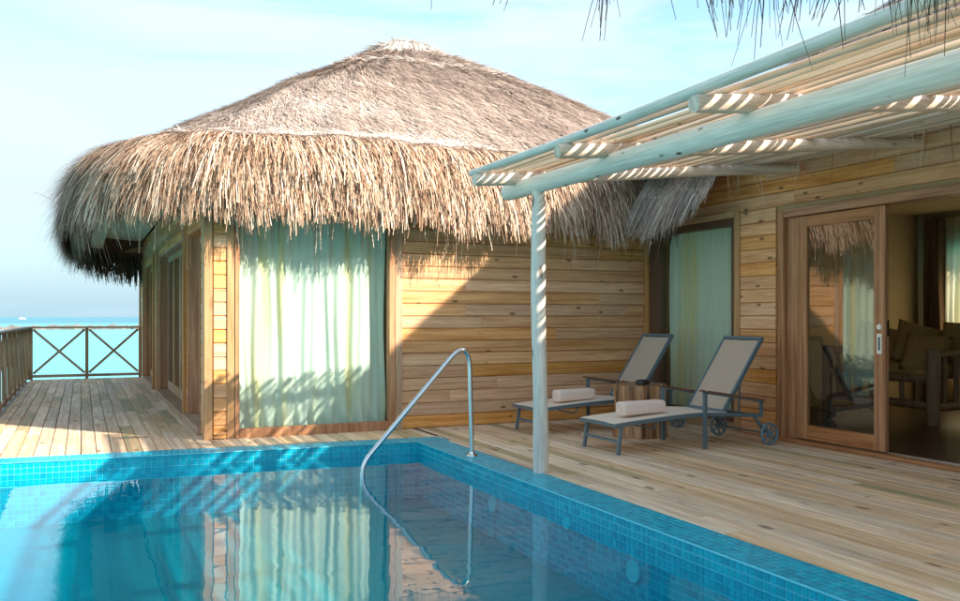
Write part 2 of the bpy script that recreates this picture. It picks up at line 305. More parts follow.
# small boat
bt = empty('motor_boat', (-75,1350,-1.9), .1, label='tiny white boat far out near the horizon', cat='boat')
bm = bmesh.new()
prof = [(-4,.9,-1),(-2,1.0,-1),(1.5,.9,-.9),(3.5,.5,-.7),(4.7,.05,-.4)]
rows=[]
for x,w,l in prof: rows.append([bm.verts.new(p) for p in ((x,-w,2.0+l),(x,-w*.6,.1),(x,w*.6,.1),(x,w,2.0+l))])
for a,b_ in zip(rows,rows[1:]):
    for k in range(4): bm.faces.new((a[k],a[(k+1)%4],b_[(k+1)%4],b_[k]))
bm.faces.new(rows[0]); bm.faces.new(rows[-1][::-1]); finish('hull', bm, M['hull'], bt)
boxo('cabin', [(-2.5,1,-.7,.7,1.0,2.4)], M['hull'], bt, bev=.2)

# ------------------------------------------------------------------ generic board builders
_mc = {}
def plank_mesh(kind, Lx, w, th, c, mat):
    """board along local x, face towards -y (siding) or +z (deck)"""
    key = (kind, round(Lx,3), w, th, mat.name)
    if key in _mc: return _mc[key]
    if kind == 'siding': sec = [(0,0),(-th*.55,0),(-th,c),(-th,w-c),(-th*.55,w),(0,w)]
    bm = bmesh.new(); a = [bm.verts.new((0.001,y,z)) for y,z in sec]; b = [bm.verts.new((Lx-.001,y,z)) for y,z in sec]
    n = len(sec)
    for k in range(n): bm.faces.new((a[k],a[(k+1)%n],b[(k+1)%n],b[k]))
    bm.faces.new(a[::-1]); bm.faces.new(b); bmesh.ops.recalc_face_normals(bm, faces=bm.faces[:])
    me = bpy.data.meshes.new('plank'); bm.to_mesh(me); bm.free(); me.materials.append(mat); _mc[key]=me
    return me
def subtract(iv, cuts):
    res = [iv]
    for c0,c1 in cuts:
        nr=[]
        for a,b in res:
            if c1<=a or c0>=b: nr.append((a,b)); continue
            if c0>a: nr.append((a,c0))
            if c1<b: nr.append((c1,b))
        res=nr
    return res
PW = .14
def siding(parent, base, rz, length, z0, z1, openings, seed, joint=(1.4,3.2)):
    R = random.Random(seed); d = Vector((math.cos(rz), math.sin(rz), 0)); nrow = int(round((z1-z0)/PW))
    for r in range(nrow):
        zb = z0+r*PW; zc = zb+PW/2
        segs = subtract((0,length), [(a,b) for a,b,q0,q1 in openings if q0<zc<q1])
        for a,b in segs:
            if b-a < .02: continue
            cuts=[a]; p=a+R.uniform(.25,joint[1])
            while p < b-.25: cuts.append(round(p*5)/5 if a<round(p*5)/5<b else p); p=cuts[-1]+R.uniform(*joint)
            cuts.append(b)
            for s,e in zip(cuts,cuts[1:]):
                me = plank_mesh('siding', e-s, PW-.003, .024+R.choice((0,.001,.002)), .007, M['siding'])
                q = Vector(base)+d*s; link('plank', me, None, parent, (q.x,q.y,zb), rz)
def backing(name, parent, base, rz, length, z0, z1, th, openings, mat):
    """plain wall behind the siding, in local frame; wall lies on +y side of the siding plane"""
    bm = bmesh.new(); ops = sorted(openings); x=0
    for a,b,q0,q1 in ops:
        if a > x: bx(bm, x, a, 0, th, z0, z1)
        if q0 > z0+.001: bx(bm, a, b, 0, th, z0, q0)
        if q1 < z1-.001: bx(bm, a, b, 0, th, q1, z1)
        x = b
    if x < length: bx(bm, x, length, 0, th, z0, z1)
    o = finish(name, bm, mat, parent); o.location = base; o.rotation_euler=(0,0,rz)
    return o

# ------------------------------------------------------------------ decks
DP = .132
def deck_board(Ly):
    key=('deck',round(Ly,2))
    if key in _mc: return _mc[key]
    w=DP-.007; c=.004; sec=[(0,-.03),(0,-c),(c,0),(w-c,0),(w,-c),(w,-.03)]
    bm=bmesh.new(); a=[bm.verts.new((x,.0015,z)) for x,z in sec]; b=[bm.verts.new((x,Ly-.0015,z)) for x,z in sec]; n=len(sec)
    for k in range(n): bm.faces.new((a[k],b[k],b[(k+1)%n],a[(k+1)%n]))
    bm.faces.new(a); bm.faces.new(b[::-1]); bmesh.ops.recalc_face_normals(bm, faces=bm.faces[:])
    me=bpy.data.meshes.new('deck_board'); bm.to_mesh(me); bm.free(); me.materials.append(M['deck']); _mc[key]=me
    return me
def farcop(x): return 8.50 + (3.36-x)*.078      # outer edge of the far pool coping
deck = boxo('wooden_deck', [(-1.05,1.3,9.0,19.6,-.16,-.045),(1.3,6.5,8.92,9.3,-.16,-.045),(3.42,6.7,-2.0,8.92,-.16,-.045),(-4.0,3.42,-2.0,1.5,-.16,-.045)], M['frame_dark']); tag(deck, kind='structure')
Rd = random.Random(11)
def deck_cols(x0, x1, yf0, y1, jl=(1.2,3.8)):
    x = x0
    while x < x1-.05:
        ya = yf0(x) if callable(yf0) else yf0
        y = ya; nxt = ya + Rd.uniform(.4, jl[1])
        while y < y1-.01:
            e = min(y1, round(nxt*2.5)/2.5) if nxt < y1-.3 else y1
            if e-y < .15: e = min(y1, y+.6)
            o = link('board', deck_board(e-y), None, deck, (x, y, Rd.choice((0,0,-.001,.0012))))
            y = e; nxt = y+Rd.uniform(*jl)
        x += DP
deck_cols(-.93, 1.14, lambda x: farcop(x)+.012, 19.44, (.8,2.6))
deck_cols(1.182, 3.36, lambda x: farcop(x)+.012, 9.22, (1.,2.))
deck_cols(3.372, 6.46, -1.6, 9.22, (1.4,3.2))
deck_cols(-3.9, 3.3, -1.6, 1.28, (3,4))

# ------------------------------------------------------------------ pool
PX0, PX1, PY0 = -3.2, 3.06, 1.6
pool = boxo('swimming_pool', [(PX0-.3,PX1+.30,1.2,9.0,-.75,-.56),(PX1+.004,PX1+.30,PY0-.3,8.9,-.56,-.004),(PX0-.3,PX0-.004,PY0-.3,9.1,-.56,-.004),(PX0,PX1,PY0-.3,PY0-.004,-.56,-.004)], M['grout'])
tag(pool, kind='structure')
FA = math.atan(-.078)     # direction of the far edge (rotates clockwise)
corner = Vector((PX1, 8.20, 0)); fdir = Vector((-math.cos(FA), -math.sin(FA), 0)); fnor = Vector((-fdir.y*-1, fdir.x*-1, 0))
fnor = Vector((math.sin(-FA), math.cos(FA), 0))   # outward (+y)
bm = bmesh.new(); q=[corner+fnor*.004-fdir*.33, corner+fnor*.004+fdir*6.4, corner+fnor*.30+fdir*6.4, corner+fnor*.30-fdir*.33]
lo=[bm.verts.new((p.x,p.y,-.56)) for p in q]; hi=[bm.verts.new((p.x,p.y,-.0035)) for p in q]
for k in range(4): bm.faces.new((lo[k],lo[(k+1)%4],hi[(k+1)%4],hi[k]))
bm.faces.new(lo); bm.faces.new(hi); finish('far_curb', bm, M['grout'], pool)
bm = bmesh.new(); bx(bm, PX0, PX1, PY0, 8.95, -.562, -.555); finish('pool_bottom', bm, M['pool_floor'], pool)
T = .05; TS=.0445
def tile_mesh():
    bm=bmesh.new(); h=.0035; c=.003; s=TS/2
    a=[bm.verts.new((x,y,0)) for x,y in ((-s,-s),(s,-s),(s,s),(-s,s))]; b=[bm.verts.new((x,y,h)) for x,y in ((-s+c,-s+c),(s-c,-s+c),(s-c,s-c),(-s+c,s-c))]
    for k in range(4): bm.faces.new((a[k],a[(k+1)%4],b[(k+1)%4],b[k]))
    bm.faces.new(b); bmesh.ops.recalc_face_normals(bm,faces=bm.faces[:]); me=bpy.data.meshes.new('tile'); bm.to_mesh(me); bm.free(); me.materials.append(M['tile']); return me
tm = tile_mesh()
tv = np.array([v.co for v in tm.vertices]); tf = [tuple(p.vertices) for p in tm.polygons]
frames = []   # (pos, u, v, n)
ex,ey,ez = Vector((1,0,0)),Vector((0,1,0)),Vector((0,0,1))
ncol=6
for j in range(int((8.17-PY0+.0)/T)+1):
    y = 8.20-.025-j*T
    for i in range(ncol): frames.append((Vector((PX1+.025+i*T, y, -.003)), ex, ey, ez))
    for r in range(11): frames.append((Vector((PX1+.003, y, -.028-r*T)), ey, ez, -ex))
for j in range(-7, 124):
    p = corner+fdir*(.025+j*T)
    for i in range(ncol):
        if j<0 and i==-1: continue
        frames.append((p+fnor*(.025+i*T)+Vector((0,0,-.003)), fdir, fnor, ez))
    if j>=0:
        for r in range(11): frames.append((p+fnor*.003+Vector((0,0,-.028-r*T)), fdir, ez, -fnor))
ca,sa = math.cos(YAW), math.sin(YAW)
def project(p):
    Z = p.x*sa+p.y*ca; X = p.x*ca-p.y*sa
    if Z<.3: return None
    return 480+874*X/Z, 316.8+874*(1.25-p.z)/Z, Z
sc=[]
for k,(p,u,v,n) in enumerate(frames):
    q = project(p); a=0
    if q and -20<q[0]<985 and -20<q[1]<625 and p.z>-.1:
        q1=project(p+u*T); q2=project(p+v*T)
        a = abs((q1[0]-q[0])*(q2[1]-q[1])-(q1[1]-q[1])*(q2[0]-q[0]))
    sc.append(-a)
order = np.argsort(sc); big=set(int(k) for k in order[:300])
vs=[];fs=[];tint=[];nn=0
for k,(p,u,v,n) in enumerate(frames):
    if u.cross(v).dot(n)<0: u=-u
    if k in big:
        o=bpy.data.objects.new('tile', tm); C.objects.link(o); o.parent=pool
        o.matrix_local = Matrix(((u.x,v.x,n.x,p.x),(u.y,v.y,n.y,p.y),(u.z,v.z,n.z,p.z),(0,0,0,1)))
    else:
        B=np.array([u,v,n]); w=tv@B+np.array(p); vs.append(w); fs += [tuple(i+nn for i in f) for f in tf]; nn+=len(tv); tint += [random.random()]*len(tv)
me=bpy.data.meshes.new('mosaic'); me.from_pydata(np.vstack(vs).tolist(),[],fs); at=me.attributes.new('tint','FLOAT','POINT'); at.data.foreach_set('value', tint)
o=link('mosaic', me, M['tile'], pool); o['kind']='stuff'
# rounded lip of pale grout along the inner edge
bm=bmesh.new(); tube(bm, [(PX1-.001,PY0,-.004),(PX1-.001,8.2,-.004)], .0065, 6); p2=corner+fdir*6.3; tube(bm, [(PX1,8.2,-.004),(p2.x,p2.y-.001,-.004)], .0065, 6); finish('edge_bead', bm, M['grout'], pool, True)
# water
bm=bmesh.new(); wv=[bm.verts.new(p) for p in ((PX0,PY0,-.105),(PX1-.0,PY0,-.105),(PX1-.0,8.20,-.105),(corner.x+fdir.x*6.35,corner.y+fdir.y*6.35,-.105))]; bm.faces.new(wv)
tag(finish('pool_water', bm, M['water']), kind='structure')
def disc_fitting(name,y,z,r):
    bm=bmesh.new(); prof=[(r,0),(r,.016),(r*.93,.020),(r*.80,.020),(r*.78,.017),(.001,.018)]; n=24; prev=None
    for rr,d in prof:
        cur=[bm.verts.new((PX1-.001-d, y+rr*math.cos(2*PI*k/n), z+rr*math.sin(2*PI*k/n))) for k in range(n)]
        if prev:
            for k in range(n): bm.faces.new((prev[k],prev[(k+1)%n],cur[(k+1)%n],cur[k]))
        prev=cur
    o=smooth_flat(finish(name,bm,M['white_plastic'],pool),40); return o
disc_fitting('underwater_light', 4.45, -.30, .068); disc_fitting('underwater_light', 6.45, -.28, .068); disc_fitting('water_inlet', 5.25, -.18, .045)

# handrail
hr = empty('pool_handrail', (3.2,7.2,0), label='curved stainless steel handrail rising from the pool corner', cat='handrail')
def arc_pts(P, rads, n=6):
    P=[Vector(p) for p in P]; out=[P[0]]
    for i in range(1,len(P)-1):
        a=(P[i-1]-P[i]).normalized(); b=(P[i+1]-P[i]).normalized(); r=rads[i-1]
        for k in range(n+1):
            t=k/n; out.append((P[i]+a*r)*(1-t)**2+P[i]*2*t*(1-t)+(P[i]+b*r)*t*t)
    out.append(P[-1]); return out
bm=bmesh.new(); tube(bm, arc_pts([(0,0,0),(-.03,0,1.08),(-1.02,0,0.0),(-1.04,0,-.50)], [.30,.10], 9), .0215, 16); smooth_flat(finish('tube', bm, M['steel'], hr, True),60)
bm=bmesh.new(); tube(bm, [(0,0,.001),(0,0,.010),(0,0,.016)], [.052,.050,.036], 24); tube(bm,[(0,0,.016),(0,0,.035)],[.03,.026],20); smooth_flat(finish('floor_flange', bm, M['steel'], hr, True))

# ------------------------------------------------------------------ bedroom bungalow
ZT = 2.80
bed = empty('bedroom_bungalow', (1.17,9.25,0), label='pine clad bungalow with a huge shaggy thatched roof behind the pool', cat='building')
def bedp(o):           # parent with world coordinates kept
    o.parent=bed; o.matrix_parent_inverse = Matrix.Translation((-1.17,-9.25,0)); return o
# front wall (faces -y)
ops=[(.29,2.00,-.01,2.45)]
wf = backing('front_wall', bed, (0,0,0), 0, 10.2, 0, ZT, .10, ops, M['plaster'])
siding(wf, (.05,0,0), 0, 5.33, 0, ZT, [(o_[0]-.05-.08,o_[1]-.05+.07,o_[2],2.52) for o_ in ops], 5, (1.9,3.6))
# left side wall (faces -x): local x runs towards -y
LY=10.75
def ly(y): return LY-(y-9.25)
sops=[(ly(11.05),ly(9.62),-.01,2.27),(ly(15.25),ly(11.16),-.01,2.27),(ly(18.7),ly(16.1),-.01,2.27)]
ws = backing('side_wall', bed, (0,LY,0), -PI/2, LY-.101, 0, ZT, .19, sops, M['plaster'])
siding(ws, (0,0,0), 0, LY-.03, 0, ZT, sops, 6, (1.5,3.0))
bedp(boxo('back_wall', [(1.17,11.3,19.9,20.0,0,ZT),(11.2,11.3,9.35,19.9,0,ZT)], M['plaster']))
bedp(boxo('floor', (1.28,11.2,9.36,19.9,-.16,.0), M['floor_in'])); bedp(boxo('ceiling', (1.2,11.2,9.36,19.9,ZT+.01,ZT+.04), M['plaster']))
def bt_box(name, d, mat, bev=.003, parent=None):
    o = boxo(name, d, mat, None, bev); bedp(o); return o
# trims on the front
yF=9.25
bt_box('corner_trim', (1.125,1.205,yF-.045,yF+.0,0,ZT), M['trim_z'])
bt_box('corner_trim', (1.125,1.168,yF+.001,yF+.12,0,ZT), M['trim_z'])
bt_box('window_trim', (1.352,1.425,yF-.042,yF-.001,0,2.52), M['trim_z'])
bt_box('window_trim', (3.165,3.245,yF-.042,yF-.001,0,2.52), M['trim_z'])
bt_box('window_trim', (1.428,3.162,yF-.042,yF-.001,2.44,2.52), M['trim_x'])
fr = bt_box('window_frame', [(1.43,1.475,yF-.05,yF+.06,.0,2.44),(3.09,3.16,yF-.05,yF+.06,.0,2.44),(1.476,3.089,yF-.052,yF+.055,.0,.095),(1.476,3.089,yF-.048,yF+.055,2.39,2.44)], M['door_z'])
p = boxo('pane', (1.474,3.091,yF+.012,yF+.018,.094,2.392), M['glass']); p.parent=fr
# side wall doors / windows
def side_unit(y0,y1,z1,npan,sill,xd=1.30):
    xw=1.17
    bt_box('door_jamb', (xw-.012,xd+.05,y1-.045,y1,sill,z1), M['door_z']); bt_box('door_jamb', (xw-.012,xd+.05,y0,y0+.045,sill,z1), M['door_z'])
    bt_box('door_head', (xw-.010,xd+.05,y0+.046,y1-.046,z1-.05,z1), M['door_y'])
    bt_box('door_sill', (xw-.07,xd+.05,y0-.01,y1+.01,.001,sill-.002), M['rail_y'])
    w=(y1-y0-.09)/npan
    for i in range(npan):
        a=y0+.045+i*w; b=a+w
        fr2 = bt_box('door_panel', [(xd-.02,xd+.02,a+.003,a+.07,sill,z1-.052),(xd-.02,xd+.02,b-.07,b-.003,sill,z1-.052),(xd-.019,xd+.019,a+.07,b-.07,z1-.14,z1-.053),(xd-.019,xd+.019,a+.07,b-.07,sill,sill+.14)], M['trim_z'])
        g = boxo('pane', (xd-.004,xd+.002,a+.068,b-.068,sill+.138,z1-.138), M['door_glass']); g.parent=fr2
side_unit(11.16,15.25,2.27,4,.07)
side_unit(16.1,18.7,2.27,3,.07,1.26)
side_unit(9.62,11.05,2.27,2,.09)
for a,b in ((11.056,11.155),(15.26,15.35),(16.0,16.09),(18.71,18.8),(19.88,19.99)):
    bt_box('upright_trim', (1.105,1.168,a,b,0,2.33), M['trim_z'])
bt_box('head_trim', (1.115,1.166,9.40,19.9,2.335,2.40), M['trim_y'])
# eave beams and soffit
bt_box('eave_beam', [(.15,.37,10.3,19.6,2.60,2.80)], M['soffit']); bt_box('eave_beam', (.372,1.16,19.35,19.58,2.58,2.79), M['trim_x'])
bt_box('soffit', [(.15,1.12,10.1,20.0,2.805,2.825)], M['soffit'])

# ------------------------------------------------------------------ thatch
def ring_pt(cx,cy,hx,hy,n,ph):
    c=np.cos(ph); s=np.sin(ph); r=(np.abs(c)**n+np.abs(s)**n)**(-1/n)
    return cx+hx*r*c, cy+hy*r*s
class Roof:
    def __init__(s, cx,cy,ax,ay, prof):  # prof: list (d, z, n)
        s.cx,s.cy,s.ax,s.ay=cx,cy,ax,ay; s.prof=np.array(prof); L=[0]
        for a,b in zip(prof,prof[1:]): L.append(L[-1]+math.hypot(b[0]-a[0],b[1]-a[1]))
        s.k=np.array(L)
    def P(s,ph,k):
        d=np.interp(k,s.k,s.prof[:,0]); z=np.interp(k,s.k,s.prof[:,1]); n=np.interp(k,s.k,s.prof[:,2])
        hx=np.maximum(s.ax-d,.03); hy=np.maximum(s.ay-d,.03)
        x,y=ring_pt(s.cx,s.cy,hx,hy,n,ph)
        bumpz = .018*np.sin(ph*17+k*1.1)*np.sin(k*2.7+ph*5)+.008*np.sin(ph*61+k*2)
        return np.stack([x,y,z+bumpz],-1)
    def frame(s,ph,k):
        e=.02; p=s.P(ph,k); dn=s.P(ph,k-e)-p; dn/=np.linalg.norm(dn,axis=-1,keepdims=True)+1e-9
        tp=s.P(ph+.002,k)-s.P(ph-.002,k); tp/=np.linalg.norm(tp,axis=-1,keepdims=True)+1e-9
        # remove shear so that 'down' follows the steepest line
        dn=dn-tp*np.sum(dn*tp,-1,keepdims=True); dn/=np.linalg.norm(dn,axis=-1,keepdims=True)+1e-9
        nr=np.cross(tp,dn); sgn=np.sign(nr[:,2:3]+1e-6); nr*=np.where(np.abs(nr[:,2:3])>.05,sgn,1)
        return p,dn,tp,nr
    def base(s, name, mat, parent_fn, inset=.03, nph=160, nk=60, under=None):
        phs=np.linspace(0,2*PI,nph,endpoint=False); ks=np.linspace(0,s.k[-1],nk); V=[];F=[]
        for k in ks:
            q=s.P(phs,np.full(nph,k)); q[:,2]-=inset; V.append(q)
        rows=nk
        if under:
            for d,z in under:
                x,y=ring_pt(s.cx,s.cy,s.ax-d,s.ay-d,8,phs); V.insert(0,np.stack([x,y,np.full(nph,z)],-1)); rows+=1
        for r in range(rows-1):
            for i in range(nph):
                j=(i+1)%nph; F.append((r*nph+i,r*nph+j,(r+1)*nph+j,(r+1)*nph+i))
        F.append(tuple((rows-1)*nph+i for i in range(nph)))
        me=bpy.data.meshes.new(name); me.from_pydata(np.vstack(V).tolist(),[],F)
        for p_ in me.polygons: p_.use_smooth=True
        o=link(name,me,mat); parent_fn(o); return o
def strands(name, P0, D0, NR, Ln, Wd, tint, mat, grav=.0, nseg=3, curl=.1, parent=None, taper=.35):
    n=len(P0); pts=[P0]; d=D0.copy(); wd=[]
    for k in range(nseg):
        wv=np.cross(d,NR); wv/=np.linalg.norm(wv,axis=-1,keepdims=True)+1e-9; wd.append(wv)
        pts.append(pts[-1]+d*(Ln/nseg)[:,None])
        d=d+np.array([0,0,-1.])*(grav if np.isscalar(grav) else grav[:,None])+rng.normal(0,curl,(n,3)); d/=np.linalg.norm(d,axis=-1,keepdims=True)
    wd.append(wd[-1]); m=nseg+1
    V=np.empty((n,m,2,3)); wid=np.linspace(1,taper,m)
    for k in range(m):
        w=wd[k]*(Wd*wid[k]*.5)[:,None]; V[:,k,0]=pts[k]-w; V[:,k,1]=pts[k]+w
    V=V.reshape(-1,3); b=np.arange(n)*(2*m); F=[]
    for k in range(nseg): F.append(np.stack([b+2*k,b+2*k+1,b+2*k+3,b+2*k+2],-1))
    F=np.concatenate(F).astype(np.int32); me=bpy.data.meshes.new(name); me.vertices.add(len(V)); me.vertices.foreach_set('co',V.astype(np.float32).ravel())
    me.loops.add(F.size); me.loops.foreach_set('vertex_index',F.ravel()); me.polygons.add(len(F)); me.polygons.foreach_set('loop_start',np.arange(0,F.size,4,dtype=np.int32)); me.update(calc_edges=True)
    at=me.attributes.new('tint','FLOAT','POINT'); at.data.foreach_set('value',np.repeat(np.clip(tint,0,1),2*m).astype(np.float32))
    o=link(name,me,mat,parent); o['kind']='stuff'; return o
def lump(P,f=1.5,seed=0):
    # smooth pseudo-random field for clumping
    a=np.random.default_rng(seed); s=0
    for _ in range(5):
        w=a.normal(0,f,3); s=s+np.sin(P@w+a.uniform(0,6))
    return s/5
RB = Roof(5.05,14.3,5.24,5.5,[(0.02,2.46,5.6),(0,2.58,5.6),(.05,2.80,5.6),(.15,3.00,5.6),(.34,3.14,5.6),(.60,3.21,5.6),(1.6,3.82,5.6),(2.8,4.60,5),(4.0,5.29,3.6),(4.8,5.71,2.6),(5.2,5.87,2.1)])
roof = RB.base('roof', M['thatch_base'], bedp, under=[(.16,2.5),(.34,2.72),(.62,3.0)])
def keep(o):  # sub-part of the roof, world coordinates
    o.parent=roof; o.matrix_parent_inverse=Matrix.Translation((0,0,0)) ; return o
def phis(n,a,b): return rng.uniform(a,b,n)
def arclen_phi(R,n,a,b):
    ph=np.linspace(a,b,4000); p=R.P(ph,np.full(4000,.3)); L_=np.concatenate([[0],np.cumsum(np.linalg.norm(np.diff(p,axis=0),axis=1))]); return np.interp(rng.uniform(0,L_[-1],n),L_,ph)
k_seam=RB.k[5]; k_top=RB.k[-1]
def top_thatch(R, n, a, b, k0, k1, name, parent, mat, lr=(.16,.34), wr=(.008,.016), tb=.55, diag=.25):
    ph=arclen_phi(R,n,a,b); k=k0+(k1-k0)*(1-np.sqrt(rng.uniform(0,1,n)*(1-.02)+.02))*1.0
    k=np.clip(k,k0,k1); p,dn,tp,nr=R.frame(ph,k)
    ang=rng.normal(diag,.24,n); d=dn*np.cos(ang)[:,None]+tp*np.sin(ang)[:,None]+nr*rng.uniform(-.02,.16,n)[:,None]; d/=np.linalg.norm(d,axis=-1,keepdims=True)
    ti=tb-.04+.18*rng.normal(0,1,n)+.20*lump(p,1.3,1)+.16*lump(p*np.array([1,1,3]),5,2)
    return strands(name,p+nr*.005,d,nr,rng.uniform(*lr,n),rng.uniform(*wr,n),ti,mat,grav=.03,nseg=2,curl=.09,parent=parent)
o=top_thatch(RB, 125000, PI*.72, PI*1.80, k_seam-.05, k_top, 'top_thatch', roof, M['thatch_top'], lr=(.18,.40), wr=(.007,.013))
o=top_thatch(RB, 16000, -PI*.2, PI*.72, k_seam-.05, k_top, 'rear_thatch', roof, M['thatch_top'], wr=(.03,.06))
# seam bands: pale lashed bands
def seam(R,kk,n,a,b,name,parent):
    ph=arclen_phi(R,n,a,b); k=kk+rng.normal(0,.05,n)+.05*np.sin(ph*9)+.02*np.sin(ph*31); p,dn,tp,nr=R.frame(ph,k); ang=rng.normal(1.3,.5,n)*np.sign(rng.normal(0,1,n)); d=dn*np.cos(ang)[:,None]+tp*np.sin(ang)[:,None]+nr*.1
    d/=np.linalg.norm(d,axis=-1,keepdims=True)
    strands(name,p+nr*.035,d,nr,rng.uniform(.08,.22,n),rng.uniform(.008,.014,n),.82+.15*rng.normal(0,1,n),M['thatch_top'],nseg=2,parent=parent)
seam(RB,k_seam+.02,3000,PI*.8,PI*1.8,'seam_band',roof); seam(RB,RB.k[7]+1.0,1000,PI*.8,PI*1.8,'seam_band',roof)
# cap
bm=bmesh.new(); prev=None
for r,z in ((.95,-.44),(.80,-.30),(.60,-.13),(.36,-.03),(.02,.0)):
    cur=[bm.verts.new((5.05+r*math.cos(t)*1.0,14.3+r*math.sin(t),5.93+z+.02*math.sin(5*t))) for t in [2*PI*k/28 for k in range(28)]]
    if prev:
        for k in range(28): bm.faces.new((prev[k],prev[(k+1)%28],cur[(k+1)%28],cur[k]))
    prev=cur
o=finish('ridge_cap', bm, simple('pale_cap',(.50,.45,.40),.9,noise=.15,nscale=9,bump=.5), None, True); bedp(o)
n=1700; rr=.95*np.sqrt(rng.uniform(0,1,n)); th=rng.uniform(0,2*PI,n); zc=np.interp(rr,[0,.36,.6,.8,.95],[0,-.03,-.13,-.30,-.44])+5.93
P0=np.stack([5.05+rr*np.cos(th),14.3+rr*np.sin(th),zc+.008],-1); D0=np.stack([np.cos(th),np.sin(th),-.15-.7*rr],-1)+rng.normal(0,.25,(n,3)); D0/=np.linalg.norm(D0,axis=-1,keepdims=True)
strands('cap_thatch',P0,D0,np.tile(np.array([0,0,1.]),(n,1))+.0,rng.uniform(.15,.35,n),rng.uniform(.012,.03,n),.85+.18*rng.normal(0,1,n),M['thatch_top'],grav=.08,nseg=2,parent=roof)
# skirt fringe, layered from the lip upwards
def fringe(R,n,a,b,k0,k1,lr,wr,tb,mat,name,parent,out=.35,lean=0,grav=.30,ragged=.18):
    ph=arclen_phi(R,n,a,b); k=rng.uniform(k0,k1,n); p,dn,tp,nr=R.frame(ph,k)
    cl=lump(p*np.array([1,1,.2]),9,5)
    d=dn+np.array([0,0,-.1])+tp*(rng.normal(lean,.13,n)+.16*cl+.12*lump(p,3,11))[:,None]+nr*rng.uniform(0,out,n)[:,None]; d/=np.linalg.norm(d,axis=-1,keepdims=True)
    Ln=rng.uniform(*lr,n)*(1+ragged*cl+ragged*.8*lump(p*np.array([1,1,.1]),22,6)); Ln=np.maximum(Ln,.06)
    ti=tb+.27*rng.normal(0,1,n)+.14*lump(p*np.array([1,1,.3]),5,7)+.12*cl
    return strands(name,p+nr*.01,d,nr,Ln,rng.uniform(*wr,n),ti,mat,grav=grav,nseg=4,curl=.05,parent=parent,taper=.45)
FA0,FA1=PI*.80,PI*1.80
fringe(RB,15000,FA0,FA1,0.0,.30,(.14,.36),(.006,.013),.40,M['thatch_edge'],'fringe',roof,out=.15,ragged=.30)
fringe(RB,22000,FA0,FA1,.15,.60,(.28,.54),(.006,.014),.52,M['thatch_edge'],'fringe',roof,out=.25,ragged=.28)
fringe(RB,15000,FA0,FA1,.50,k_seam+.02,(.35,.62),(.007,.015),.56,M['thatch_edge'],'fringe',roof,out=.28,grav=.22,ragged=.3)
fringe(RB,2600,FA0,FA1,0.0,.62,(.30,.65),(.006,.012),.55,M['thatch_edge'],'fringe',roof,out=.75,grav=.24,ragged=.3)
fringe(RB,2500,PI*.80,PI*1.2,0.0,.3,(.28,.5),(.013,.024),.35,M['thatch_edge'],'fringe',roof,out=.4,grav=.2,ragged=.3)
fringe(RB,7000,PI*.25,FA0,0.0,.5,(.35,.62),(.015,.03),.3,M['thatch_grey'],'fringe',roof)
fringe(RB,2600,-PI*.2,PI*.25,0.0,.5,(.35,.62),(.03,.06),.3,M['thatch_grey'],'fringe',roof)
for ob in [c for c in C.objects if c.parent==roof]:
    ob.matrix_parent_inverse = Matrix.Identity(4)
# roof itself is a child of bed with world coordinates, children therefore share world coordinates

# curtain inside
def curtain(name, x0, x1, z0, z1, amp, nf, mat, loc, rz, seed, puddle=0, **k):
    R=random.Random(seed); nx=int(nf*14); nzr=26; ph=[R.uniform(0,6) for _ in range(6)]; bm=bmesh.new(); V=[]
    for j in range(nzr+1):
        z=z0+(z1-z0)*j/nzr; row=[]
        for i in range(nx+1):
            s=i/nx; wob=.25*math.sin(2.2*z+ph[0]+s*5)
            f=math.sin(2*PI*nf*s+1.7*math.sin(2*PI*s*2.3+ph[1])+wob)+.45*math.sin(2*PI*nf*2.3*s+ph[2]+.4*z)
            b=puddle*max(0,1-(z-z0)/.35); y=amp*f*(1-.3*(z-z0)/(z1-z0))+b*.5*math.sin(s*60+ph[3]+z*9)
            row.append(bm.verts.new((x0+(x1-x0)*s+.012*math.sin(z*3+s*20), y, z+b*.25*math.sin(s*47+ph[4]))))
        V.append(row)
    for a,b in zip(V,V[1:]):
        for i in range(nx): bm.faces.new((a[i],a[i+1],b[i+1],b[i]))
    o=finish(name,bm,mat,None,True,loc,rz); tag(o,**k); return o
curtain('curtain',0,1.62,.04,2.44,.024,8,M['curtain'],(1.47,9.40,0),0,3,puddle=.08,label='wide mint curtain with yellow folds behind the front window by the pool',cat='curtain')

# ------------------------------------------------------------------ living-room bungalow
liv = empty('lounge_bungalow', (6.5,0,0), label='pine clad bungalow wing on the right with an open sliding glass door', cat='building')
def livp(o): o.parent=liv; o.matrix_parent_inverse=Matrix.Translation((-6.5,0,0)); return o
LT=9.249; Lr=LT+2.5
def lx(y): return LT-y
ops=[(lx(9.17),lx(7.44),.10,2.38),(lx(6.84),lx(3.42),-.01,2.32)]
wl=backing('side_wall', liv, (0,LT,0), -PI/2, Lr, 0, 3.08, .10, ops, M['plaster'])
siding(wl,(.0,0,0),0,Lr,0,3.08,[(lx(9.21),lx(7.43),.06,2.40),(lx(6.90),lx(3.36),-.01,2.35)],9,(1.8,3.6))
def lb(name,d,mat,bev=.003): return livp(boxo(name,d,mat,None,bev))
lb('end_wall', [(6.6,11.6,-2.5,-2.4,0,3.08)], M['plaster'],0); lb('inner_wall',(6.61,11.5,9.12,9.22,0,3.0),M['plaster'],0)
lb('outer_wall', [(11.5,11.6,-2.4,5.6,0,3.08),(11.5,11.6,8.75,9.22,0,3.08),(11.5,11.6,5.6,8.75,0,.5),(11.5,11.6,5.6,8.75,2.25,3.08)], M['plaster'],0)
